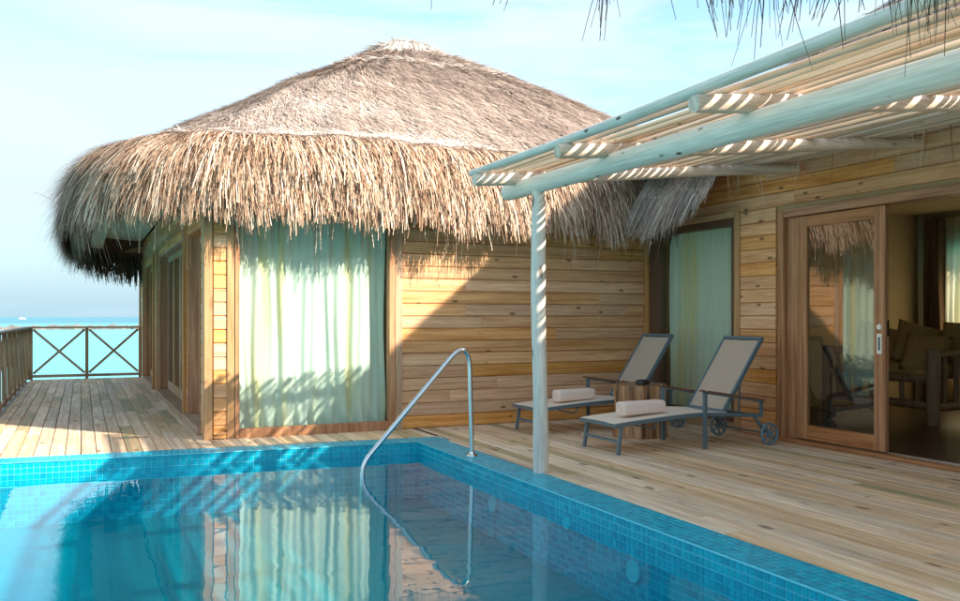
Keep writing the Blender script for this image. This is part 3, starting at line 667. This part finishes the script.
lb('floor',(6.56,11.5,-2.4,9.12,-.16,.015),M['floor_in'],0); lb('ceiling',(6.61,11.5,-2.4,9.12,2.75,2.8),M['plaster'],0)
xf=6.5
lb('window_trim',[(xf-.045,xf-.001,9.10,9.17,.03,2.40)],M['trim_z']); lb('window_trim',[(xf-.045,xf-.001,7.43,7.51,.03,2.40)],M['trim_z']); lb('window_trim',(xf-.045,xf-.001,7.512,9.098,2.33,2.40),M['trim_y'])
f=lb('window_frame',[(xf-.02,xf+.09,8.90,9.098,.10,2.33),(xf-.02,xf+.09,7.512,7.585,.10,2.33),(xf-.018,xf+.09,7.586,8.899,2.25,2.33),(xf-.018,xf+.09,7.586,8.899,.10,.18)],M['frame_dark'])
g=boxo('pane',(xf+.04,xf+.046,7.584,8.901,.18,2.252),M['glass']); g.parent=f
curtain('curtain',0,1.36,.12,2.30,.028,9,M['curtain'],(6.66,8.91,0),-PI/2,8,label='mint curtain behind the window beside the loungers',cat='curtain')
# door frame
lb('door_frame',[(xf-.055,xf+.10,6.765,6.845,.0,2.33)],M['door_z']); lb('door_frame',[(xf-.055,xf+.10,3.42,3.50,.0,2.33)],M['door_z']); lb('door_frame',[(xf-.058,xf+.10,3.502,6.763,2.25,2.33)],M['door_y'])
lb('door_jamb',[(xf-.0,xf+.09,6.60,6.763,.035,2.248)],M['door_z'])
lb('threshold',[(xf-.10,xf+.10,3.40,6.88,.0015,.035)],M['door_y']); lb('door_track',[(xf+.03,xf+.036,3.5,6.6,.035,.046)],M['steel'],0)
sdz0,sdz1=.05,2.24
sdoor=lb('sliding_door',[(xf-.035,xf+.012,6.47,6.598,sdz0,sdz1),(xf-.035,xf+.012,5.55,5.672,sdz0,sdz1)],M['door_z'])
sd2=lb('door_rail',[(xf-.034,xf+.011,5.673,6.469,sdz0,.19)],M['door_y']); sd3=lb('door_rail',[(xf-.034,xf+.011,5.673,6.469,2.13,sdz1)],M['door_y'])
g=boxo('pane',(xf-.015,xf-.009,5.671,6.471,.189,2.131),M['door_glass']); g.parent=sdoor
bm=bmesh.new(); tube(bm,[(xf-.035,5.61,1.16),(xf-.046,5.61,1.16)],[.026,.024],20); tube(bm,[(xf-.046,5.61,1.16),(xf-.05,5.61,1.16)],[.010,.009],12); o=smooth_flat(finish('lock',bm,M['white_metal'],None)); o.parent=sdoor
o=boxo('pull_plate',(xf-.040,xf-.035,5.585,5.637,.92,1.10),M['white_metal'],None,.001); o.parent=sdoor
o=boxo('pull_recess',(xf-.0425,xf-.040,5.60,5.622,.95,1.07),M['alu'],None,0); o.parent=sdoor
# sliding hinges strip on the edge
o=boxo('edge_latch',[(xf-.02,xf+.005,5.543,5.55,1.08,1.22)],M['steel'],None,0); o.parent=sdoor
# interior: curtains
curtain('sheer_curtain',0,3.1,.05,2.68,.04,14,M['sheer'],(11.38,8.74,0),-PI/2,5,label='cream sheer curtain over the bright window inside the lounge',cat='curtain')
curtain('drape',0,.34,.05,2.68,.05,3,M['brown_cloth'],(11.30,9.04,0),-PI/2,4,label='dark brown drape hanging in the corner of the lounge',cat='curtain')
lb('window_frame',[(11.49,11.59,5.6,5.66,.5,2.25),(11.49,11.59,8.69,8.75,.5,2.25),(11.49,11.59,7.1,7.16,.5,2.25)],M['frame_dark'],0)
# living roof
RL = Roof(9.15,2.75,3.42,6.2,[(0.03,2.95,14),(0,3.06,14),(.06,3.20,14),(.25,3.36,14),(1.2,3.95,12),(3.15,5.48,10)])
lroof=RL.base('roof',M['thatch_base'],livp,under=[(.35,2.93),(.62,3.1)],nk=30)
top_thatch(RL, 26000, PI*.5, PI*1.25, .1, RL.k[-1], 'top_thatch', lroof, M['thatch_top'], lr=(.2,.4), tb=.6)
top_thatch(RL, 9000, PI*1.25, PI*2.5, .1, RL.k[-1], 'rear_thatch', lroof, M['thatch_top'], wr=(.03,.06))
fringe(RL,7000,PI*.62,PI*1.3,0.05,.5,(.05,.13),(.007,.014),.5,M['thatch_edge'],'fringe',lroof,out=.1)
# valley piece that laps over the corner window: grey strands running down towards the left
n=15000; u=rng.uniform(0,1,n); yv=7.35+u*1.7; w=rng.uniform(0,1,n)**.8; xv=5.98+.48*w; zv=2.60+.70*w+.0*u+.05*np.sin(yv*9)
P0=np.stack([xv,yv,zv],-1); D0=np.stack([-.42+rng.normal(0,.08,n),rng.normal(.10,.10,n),-.9+rng.normal(0,.05,n)],-1); D0/=np.linalg.norm(D0,axis=-1,keepdims=True); NR=np.tile(np.array([-.9,0,.42]),(n,1))
ln=rng.uniform(.28,.55,n)*(1+.15*lump(P0,9,3)); ln*=np.clip((yv-7.28)/.45,.3,1)
strands('valley_thatch',P0,D0,NR,ln,rng.uniform(.007,.015,n),.42+.22*rng.normal(0,1,n),M['thatch_grey'] if False else M['thatch_top'],grav=.12,nseg=4,curl=.05,parent=lroof)
bm=bmesh.new(); va=[]; 
for i in range(13):
    yy=7.78+i*.11; zo=.05*math.sin(yy*9)-.03; va.append([bm.verts.new((x,yy,z+zo)) for x,z in ((5.99,2.54),(6.0,2.62),(6.40,3.18),(6.45,3.0),(6.2,2.64))])
for a,b in zip(va,va[1:]):
    for k in range(5): bm.faces.new((a[k],a[(k+1)%5],b[(k+1)%5],b[k]))
bm.faces.new(va[0]); bm.faces.new(va[-1][::-1]); o=finish('valley_layer',bm,M['thatch_base'],None,True); o.parent=lroof
# a few long strands that dangle between the pergola slats along the wall
n=60; yv=rng.uniform(2.5,7.6,n); P0=np.stack([rng.uniform(6.05,6.35,n),yv,rng.uniform(2.85,2.98,n)],-1); D0=np.stack([rng.normal(-.1,.2,n),rng.normal(0,.2,n),-np.ones(n)],-1); D0/=np.linalg.norm(D0,axis=-1,keepdims=True)
strands('loose_strands',P0,D0,np.tile(np.array([-1.,0,0]),(n,1)),rng.uniform(.22,.55,n),rng.uniform(.007,.012,n),.6+.2*rng.normal(0,1,n),M['thatch_edge'],grav=.1,nseg=4,parent=lroof)

# ------------------------------------------------------------------ pergola
per = empty('pergola',(3.36,6.2,0),label='pergola of peeled logs with a roof of thin poles on one pale post',cat='pergola')
def perp(o): o.parent=per; o.matrix_parent_inverse=Matrix.Translation((-3.36,-6.2,0)); return o
def log(name,p0,p1,r0,r1,mat,n=14,seed=0,wob=.01,seg=18,rn=.05,smooth=True):
    R=random.Random(seed); a=Vector(p0); b=Vector(p1); ph=[R.uniform(0,6) for _ in range(4)]; pts=[];rad=[]
    mid=(a+b)/2
    for i in range(seg+1):
        t=i/seg; p=a.lerp(b,t)-mid; e=math.sin(PI*t)
        p+=Vector((math.sin(3.1*t*2+ph[0])*wob*e, math.sin(2.3*t*2+ph[1])*wob*e if abs((b-a).y)<.5*(b-a).length else 0, math.sin(4.2*t+ph[2])*wob*e))
        pts.append(p); rr=(r0+(r1-r0)*t)*(1+rn*math.sin(9*t+ph[3])+rn*.5*R.uniform(-1,1)); rad.append(rr)
    rad[0]*=.93; rad[-1]*=.93
    bm=bmesh.new(); tube(bm,pts,rad,n); o=finish(name,bm,mat,None,True); smooth_flat(o,50); o.location=mid; perp(o); o.location=mid; return o
log('post',(3.36,6.2,-.03),(3.36,6.24,2.29),.062,.056,M['log_z'],18,1,.006,16,.03)
log('post',(3.36,1.7,-.03),(3.36,1.72,2.24),.062,.056,M['log_z'],18,2,.006,16,.03)
log('beam',(3.36,6.80,2.325),(3.36,-.4,2.30),.075,.073,M['log_y'],24,3,.012,40,.025)
RX0,RX1=2.93,6.42
def rz_(x): return 2.378+(x-3.0)*.098
for k,y in enumerate((6.55,5.17,3.72,2.1,.6,-.9)):
    log('rafter',(RX0,y,rz_(RX0)),(RX1,y,rz_(RX1)),.052,.050,M['rafter'],16,20+k,.01,20,.03)
x=3.01; k=0; Rp=random.Random(5)
while x<6.44:
    r=Rp.uniform(.015,.024) if k else .033
    z=rz_(x)+.052+r+.002
    zw=Rp.uniform(-.006,.010)
    log('slat',(x+Rp.uniform(-.012,.012),6.76+Rp.uniform(-.06,.06),z+zw),(x+Rp.uniform(-.012,.012),-1.2,z+zw+.004),r*Rp.uniform(.85,1),r*Rp.uniform(.95,1.1),M['log_y'] if k==0 else M['slat'],9,100+k,.020,26,.06)
    x+=2*r+Rp.uniform(.024,.052); k+=1

# ------------------------------------------------------------------ railings
def x_rail(name,base,rz,n,mod,label,mx_,open_end=False):
    e=empty(name,base,rz,label=label,cat='railing'); H=1.05
    for i in range(n+1): boxo('post',(i*mod-.03,i*mod+.03,-.03,.03,0,H-.03),M['rail_z'],e,.003)
    boxo('top_rail',(-.04,n*mod+.04,-.055,.055,H-.029,H+.005),mx_,e,.003); boxo('bottom_rail',(.031,n*mod-.031,-.022,.022,.04,.095),mx_,e,.003)
    for i in range(n):
        a,b=i*mod+.031,(i+1)*mod-.031
        for s in (0,1):
            bm=bmesh.new(); z0,z1=.10,H-.035
            if s: z0,z1=z1,z0
            bar(bm,(a+.01,(-1)**s*.0125,z0+(.02 if not s else -.02)),(b-.01,(-1)**s*.0125,z1-(.02 if not s else -.02)),.022,.045,up=(0,0,1))
            finish('brace',bm,M['rail_z'],e)
    return e
x_rail('deck_railing',(-.92,19.45,0),0,2,1.01,'wooden railing with two crossed bays across the far end of the deck over the sea',M['rail_x'])
x_rail('deck_railing',(-.98,9.0,0),PI/2,11,.95,'long wooden railing running along the left edge of the deck',M['rail_y'])

# ------------------------------------------------------------------ loungers
def lounger(label):
    t=empty('sun_lounger',(0,0,0),label=label,cat='sun lounger',group='sun loungers on the covered deck')
    yw=.30
    prof=[(0,.262),(.12,.275),(.35,.292),(.6,.310),(.85,.322),(1.05,.322),(1.28,.308),(1.5,.292),(1.66,.285)]
    bm=bmesh.new()
    for s in (-1,1):
        for a,b in zip(prof,prof[1:]): bar(bm,(a[0]-.004,s*yw,a[1]),(b[0]+.004,s*yw,b[1]),.028,.034)
    bar(bm,(.012,-yw,.264),(.012,yw,.264),.028,.032); bar(bm,(1.64,-yw,.285),(1.64,yw,.285),.025,.025); bar(bm,(.62,-yw,.292),(.62,yw,.292),.02,.02); bar(bm,(1.2,-yw,.292),(1.2,yw,.292),.02,.02)
    finish('frame',bm,M['alu'],t)
    bm=bmesh.new(); pts_=[q for q in prof if q[0]<=1.28]; Y=[(-yw+.01,.003),(-.1,-.004),(.1,-.004),(yw-.01,.003)]
    up_=[[bm.verts.new((x,y,z+.019+dz)) for y,dz in Y] for x,z in pts_]; dn_=[[bm.verts.new((x,y,z+.013+dz)) for y,dz in Y] for x,z in pts_]
    for R_ in (up_,dn_):
        for a,b in zip(R_,R_[1:]):
            for k in range(3): bm.faces.new((a[k],a[k+1],b[k+1],b[k]))
    for k in range(len(up_)-1):
        for e in (0,3): bm.faces.new((up_[k][e],up_[k+1][e],dn_[k+1][e],dn_[k][e]))
    for e in (0,-1):
        for k in range(3): bm.faces.new((up_[e][k],up_[e][k+1],dn_[e][k+1],dn_[e][k]))
    finish('seat_sling',bm,M['sling'],t)
    b0=Vector((1.26,0,.335)); b1=Vector((1.73,0,1.03)); bd=(b1-b0).normalized()
    bm=bmesh.new()
    for s in (-1,1): bar(bm,b0+Vector((0,s*(yw-.035),0)),b1+Vector((0,s*(yw-.035),0)),.028,.034)
    bar(bm,b1+Vector((0,-yw+.02,0)),b1+Vector((0,yw-.02,0)),.034,.03,up=bd); bar(bm,b0+Vector((0,-yw+.02,0)),b0+Vector((0,yw-.02,0)),.03,.03,up=bd)
    bf=finish('backrest_frame',bm,M['alu'],t)
    bm=bmesh.new(); pn=Vector((-bd.z,0,bd.x)); o_=[]
    for tt in (.02,.35,.7,.97): o_.append([bm.verts.new(b0.lerp(b1,tt)+Vector((0,y,0))+pn*(.012-dz)) for y,dz in ((-yw+.05,0),(0,.008),(yw-.05,0))])
    for a,b in zip(o_,o_[1:]):
        for k in range(2): bm.faces.new((a[k],a[k+1],b[k+1],b[k]))
    bmesh.ops.solidify(bm,geom=bm.faces[:],thickness=.006); finish('backrest_sling',bm,M['sling'],t)
    for s in (-1,1):
        bm=bmesh.new(); bar(bm,(.075,s*(yw-.01),.262),(.035,s*(yw-.01),.0),.034,.026,up=(1,0,0)); finish('leg',bm,M['alu'],t)
        bm=bmesh.new(); bar(bm,(.985,s*(yw+.028),.0),(.985,s*(yw+.028),.545),.030,.034,up=(1,0,0)); finish('leg',bm,M['alu'],t)
        bm=bmesh.new(); bar(bm,(.93,s*(yw+.03),.555),(1.70,s*(yw+.03),.435),.05,.020,bev=.005); finish('armrest',bm,M['arm_wood'],t)
        bm=bmesh.new(); bar(bm,(.96,s*(yw+.03),.536),(1.69,s*(yw+.03),.420),.026,.018); bar(bm,(1.665,s*(yw+.03),.422),(1.665,s*(yw+.03),.27),.026,.026,up=(1,0,0)); bar(bm,(1.60,s*(yw+.01),.275),(1.73,s*(yw+.02),.115),.026,.028,up=(0,1,0)); finish('arm_support',bm,M['alu'],t)
        bm=bmesh.new(); tube(bm,[(.98,s*(yw+.052),.556),(.98,s*(yw+.058),.556)],.012,10); finish('arm_cap',bm,M['white_metal'],t)
        yc=s*(yw+.075)
        bm=bmesh.new(); n=28; R=.098; ring=[]
        for k in range(n):
            a=2*PI*k/n; c=Vector((1.73+R*math.cos(a),yc,.11+R*math.sin(a))); ra=Vector((math.cos(a),0,math.sin(a)))
            ring.append([bm.verts.new(c+ra*(.012*math.cos(q))+Vector((0,.016*math.sin(q),0))) for q in [2*PI*j/8 for j in range(8)]])
        for k in range(n):
            A,B=ring[k],ring[(k+1)%n]
            for j in range(8): bm.faces.new((A[j],A[(j+1)%8],B[(j+1)%8],B[j]))
        for k in range(7):
            a=2*PI*k/7+.3; bar(bm,(1.73+.02*math.cos(a),yc,.11+.02*math.sin(a)),(1.73+.094*math.cos(a),yc,.11+.094*math.sin(a)),.012,.014,up=(0,1,0))
        tube(bm,[(1.73,yc-.022,.11),(1.73,yc+.022,.11)],.024,14); smooth_flat(finish('wheel',bm,M['plastic'],t))
    bm=bmesh.new(); tube(bm,[(1.73,-yw-.06,.11),(1.73,yw+.06,.11)],.009,8); finish('axle',bm,M['alu'],t)
    bm=bmesh.new(); bar(bm,(.055,-yw+.01,.115),(.055,yw-.01,.115),.022,.026); finish('leg_brace',bm,M['alu'],t)
    bm=bmesh.new(); tube(bm,arc_pts([(.55,-.20,.29),(.50,-.19,.20),(.50,.19,.20),(.55,.20,.29)],[.04,.04],4),.008,8); finish('seat_hoop',bm,M['alu'],t)
    for s in (-1,1):
        bm=bmesh.new(); tube(bm,[(1.50,s*.2,.285),(1.52,s*.2,.68)],.008,8); finish('back_prop',bm,M['alu'],t)
    return t
def copy_thing(r,loc,rz,label):
    c=r.copy(); C.objects.link(c); c.location=loc; c.rotation_euler=(0,0,rz); c['label']=label
    for ch in list(C.objects):
        if ch.parent==r:
            d=ch.copy(); C.objects.link(d); d.parent=c
    return c
L1=lounger('sling sun lounger nearer the pool with its wheel beside the sliding door'); L1.location=(4.37,6.96,.001)
L2=copy_thing(L1,(4.37,8.40,.001),0,'sling sun lounger against the pine wall, its foot end behind the post')
def towel(loc,rz,label):
    bm=bmesh.new(); n=26; Lh=.235
    secs=[(-Lh,.82),(-Lh+.008,.97),(-Lh+.03,1),(-.1,1.01),(.05,.99),(Lh-.03,1.0),(Lh-.008,.97),(Lh,.82)]; rings=[]
    R=random.Random(hash(label)%97)
    for x,s in secs:
        rings.append([bm.verts.new((x,(.085*math.copysign(abs(math.cos(a))**.5,math.cos(a)))*s*(1+.02*math.sin(3*a+x*9)),.064+.064*math.copysign(abs(math.sin(a))**.5,math.sin(a))*s*(.97+.02*math.sin(2*a+x*5)))) for a in [2*PI*k/n for k in range(n)]])
    for a,b in zip(rings,rings[1:]):
        for k in range(n): bm.faces.new((a[k],a[(k+1)%n],b[(k+1)%n],b[k]))
    bm.faces.new(rings[0]); bm.faces.new(rings[-1]);
    o=smooth_flat(finish('rolled_towel',bm,M['towel'],None),50); o.location=loc; o.rotation_euler=(0,-.02,rz); tag(o,label=label,cat='towel',group='rolled towels on the loungers')
    # spiral end showing the roll, and the free edge
    bm=bmesh.new()
    for e in (-1,1):
        pts=[]
        for k in range(40):
            a=k*.42; r=.008+.0014*k; pts.append((e*(Lh+.001),r*math.cos(a),.064+r*.85*math.sin(a)))
        tube(bm,pts,.0035,5)
    tube(bm,[(-Lh+.01,-.068,.10),(Lh-.01,-.070,.098)],.004,6)
    finish('rolled_edge',bm,M['towel'],o,True)
    return o
towel((4.83,6.92,.327),0,'pale pink rolled towel on the lounger nearer the pool')
towel((4.93,8.33,.330),.05,'pale pink rolled towel on the lounger against the wall')
# tree stump table
def stump():
    t=empty('stump_table',(5.34,7.66,0),label='thick fluted tree stump used as a side table between the loungers',cat='side table')
    m,tt,b,o=new_mat('stump_bark'); tc=N(tt,'ShaderNodeTexCoord'); mp=N(tt,'ShaderNodeMapping'); mp.inputs['Scale'].default_value=(9,9,1.0); nz=N(tt,'ShaderNodeTexNoise'); nz.inputs['Scale'].default_value=1.6; nz.inputs['Detail'].default_value=6
    tt.links.new(tc.outputs['Object'],mp.inputs[0]); tt.links.new(mp.outputs[0],nz.inputs['Vector']); r=N(tt,'ShaderNodeValToRGB'); e=r.color_ramp.elements; e[0].position=.34;e[0].color=(.05,.022,.012,1);e[1].position=.66;e[1].color=(.60,.36,.19,1); q=r.color_ramp.elements.new(.5); q.color=(.34,.16,.07,1)
    tt.links.new(nz.outputs[0],r.inputs[0]); tt.links.new(r.outputs[0],b.inputs['Base Color']); b.inputs['Roughness'].default_value=.45; bp=N(tt,'ShaderNodeBump'); bp.inputs['Strength'].default_value=.5; bp.inputs['Distance'].default_value=.01; tt.links.new(nz.outputs[0],bp.inputs['Height']); tt.links.new(bp.outputs[0],b.inputs['Normal'])
    bm=bmesh.new(); n=120; rings=[]; R=random.Random(4); am=[R.uniform(.2,1) for _ in range(13)]
    for j in range(9):
        z=.54*j/8; row=[]
        for k in range(n):
            a=2*PI*k/n; lobe=abs(math.sin(a*6.5+.4*math.sin(3*a)+.2))**.55; r=.290*(1+.03*math.sin(2*a+1))*(.90+.12*lobe*am[int(a*13/(2*PI))%13]+.0)*(1.03-.06*math.sin(PI*z/.54))
            if j==8: r*=.97
            row.append(bm.verts.new((r*math.cos(a),r*math.sin(a),z)))
        rings.append(row)
    for a,b2 in zip(rings,rings[1:]):
        for k in range(n): bm.faces.new((a[k],a[(k+1)%n],b2[(k+1)%n],b2[k]))
    smooth_flat(finish('stump',bm,m,t,True),60)
    bm=bmesh.new(); top=[bm.verts.new((v.co.x*.985,v.co.y*.985,.5415)) for v in []] 
    pr=[]
    for k in range(n):
        a=2*PI*k/n; lobe=abs(math.sin(a*6.5+.4*math.sin(3*a)+.2))**.55; r=.281*(1+.03*math.sin(2*a+1))*(.90+.12*lobe*am[int(a*13/(2*PI))%13])*1.03
        pr.append((r*math.cos(a),r*math.sin(a)))
    lo=[bm.verts.new((x,y,.535)) for x,y in pr]; hi=[bm.verts.new((x*.985,y*.985,.548)) for x,y in pr]
    for k in range(n): bm.faces.new((lo[k],lo[(k+1)%n],hi[(k+1)%n],hi[k]))
    bm.faces.new(hi); finish('top',bm,wood('stump_top',(.16,.07,.035),(.34,.18,.09),axis='z',knots=0,rough=.3),t)
stump()
bm=bmesh.new(); bx(bm,-.06,.06,-.05,.05,0,.045,.006); at_=finish('ashtray',bm,M['black'],None); at_.location=(5.27,7.52,.549); at_.rotation_euler=(0,0,.3); tag(at_,label='small black ashtray box on the stump table',cat='ashtray')
bm=bmesh.new(); bx(bm,-.045,.045,-.035,.035,.046,.052,.002); finish('lid',bm,M['rubber'],at_)

# ------------------------------------------------------------------ log sofa and cushions
sf=empty('log_sofa',(8.8,6.9,.016),label='rustic sofa of peeled logs inside the lounge',cat='sofa')
def slog(name,p0,p1,r,seed,n=12):
    R=random.Random(seed); a=Vector(p0);b=Vector(p1); pts=[];rad=[]
    for i in range(9):
        t=i/8; pts.append(a.lerp(b,t)+Vector((R.uniform(-.006,.006),R.uniform(-.006,.006),R.uniform(-.004,.004)))); rad.append(r*R.uniform(.92,1.08)*(.9 if i in(0,8) else 1))
    bm=bmesh.new(); tube(bm,pts,rad,n); return smooth_flat(finish(name,bm,M['sofa_log'],sf,True),50)
D,Wd_=.95,1.55
for x,y in ((0,0),(D,0),(0,Wd_),(D,Wd_)): slog('leg',(x,y,0),(x,y,.86 if x==0 else 1.0),.072 if x==0 else .06,int(x*10+y*7))
for y in (0,Wd_):
    slog('arm_rail',(0,y,.80),(D,y,.82),.045,31+int(y)); slog('side_rail',(0,y,.20),(D,y,.20),.045,33+int(y))
    for k in range(4): slog('slat',(.18+.2*k,y,.22),(.18+.2*k,y,.80),.032,40+k,8)
slog('front_rail',(0,.05,.52),(0,Wd_-.05,.52),.048,50); slog('front_rail',(0,.05,.22),(0,Wd_-.05,.22),.048,51)
for k in range(6): slog('slat',(0,.2+.22*k,.24),(0,.2+.22*k,.52),.03,60+k,8)
slog('back_rail',(D,0,.92),(D,Wd_,.92),.05,70)
def pillow(name,size,loc,rot,label,cat='cushion',mat=None,group=None):
    bm=bmesh.new(); nx=10; V={}
    for s in (-1,1):
        for i in range(nx+1):
            for j in range(nx+1):
                u=i/nx*2-1;v=j/nx*2-1; h=(max(0,(1-u**4))*max(0,(1-v**4)))**.5; pin=1-.06*(1-abs(u))*abs(v)**4
                key=(i,j,s if 0<i<nx and 0<j<nx else 0)
                if key not in V: V[key]=bm.verts.new((u*size[0]/2*(1-.05*(1-v*v)*(abs(u)**6)),v*size[1]/2*(1-.05*(1-u*u)*abs(v)**6),s*h*size[2]/2 if key[2] else 0))
    for s in (-1,1):
        g=lambda i,j:V[(i,j,s if 0<i<nx and 0<j<nx else 0)]
        for i in range(nx):
            for j in range(nx): bm.faces.new((g(i,j),g(i+1,j),g(i+1,j+1),g(i,j+1)))
    o=finish(name,bm,mat or M['cushion'],None,True); o.location=loc; o.rotation_euler=rot; tag(o,label=label,cat=cat,group=group); return o
pillow('seat_cushion',(.92,1.45,.22),(9.27,7.68,.60),(0,0,0),'thick brown seat cushion lying on the log sofa')
pillow('cushion',(.50,.50,.18),(9.05,7.20,.82),(.2,-1.05,.3),'ochre cushion propped behind the front sofa post',group='cushions on the log sofa')
pillow('cushion',(.55,.55,.20),(9.35,7.55,.90),(.75,-1.15,.2),'ochre cushion tipped on its corner in the middle of the log sofa',group='cushions on the log sofa')
pillow('cushion',(.55,.55,.20),(9.2,8.05,.90),(.7,-1.1,-.1),'darker ochre cushion tipped on its corner at the far end of the log sofa',group='cushions on the log sofa')
pillow('cushion',(.55,.60,.20),(9.62,7.15,.92),(0,-1.35,0),'wide ochre back cushion leaning on the sofa back rail',group='cushions on the log sofa')

# ------------------------------------------------------------------ thatched pavilion over the viewpoint
pav=empty('thatched_pavilion',(0,0,0),label='thatched eave of a pavilion hanging into the top of the view',cat='pavilion')
e0=Vector((.15,3.35,0)); e1=Vector((4.2,1.25,0))       # eave line
bm=bmesh.new(); ed=(e1-e0).normalized(); back=Vector((ed.y,-ed.x,0))
pr=[(0.05,2.62),(0.10,2.78),(1.7,3.55),(1.7,3.4),(.3,2.62)]
A=[bm.verts.new(e0-ed*1.2+back*d+Vector((0,0,z))) for d,z in pr]; B=[bm.verts.new(e1+ed*.4+back*d+Vector((0,0,z))) for d,z in pr]
for k in range(5): bm.faces.new((A[k],A[(k+1)%5],B[(k+1)%5],B[k]))
bm.faces.new(A[::-1]); bm.faces.new(B); finish('roof_slab',bm,M['thatch_base'],pav)
for q in (e0-ed*1.1+back*1.5, e1+ed*.3+back*1.5): 
    bm=bmesh.new(); tube(bm,[(q.x,q.y,-.03),(q.x,q.y,3.1)],.07,14); finish('post',bm,M['log_z'],pav,True)
nc=115; tc_=rng.uniform(0,1,nc)**.33; t_=np.concatenate([np.repeat(tc_,9)+rng.normal(0,.006,nc*9), rng.uniform(0,1,500)**.3]); n=len(t_)
base=np.array(e0)[None]*(1-t_[:,None])+np.array(e1)[None]*t_[:,None]; base=base+np.array(back)*rng.uniform(.02,.12,n)[:,None]; base[:,2]=2.52+rng.uniform(0,.12,n)-.14*t_
cd=np.concatenate([np.repeat(rng.normal(0,.16,(nc,2)),9,0)+rng.normal(0,.07,(nc*9,2)), rng.normal(0,.2,(500,2))])
D0=np.concatenate([cd,-np.ones((n,1))],1); D0/=np.linalg.norm(D0,axis=-1,keepdims=True)
lc=np.concatenate([np.repeat(rng.uniform(.10,.42,nc),9),rng.uniform(.08,.3,500)])
ln=lc*rng.uniform(.6,1.1,n)*(.35+1.15*t_); zn=2.66+rng.uniform(0,.08,n); dz=zn-base[:,2]; base[:,:2]-=D0[:,:2]*dz[:,None]*.9; base[:,2]=zn; ln=ln+dz
strands('fringe',base,D0,np.tile(-np.array(back),(n,1)),ln,rng.uniform(.004,.009,n),.25+.2*rng.normal(0,1,n),M['thatch_grey'],grav=.04,nseg=4,curl=.05,parent=pav,taper=.3)
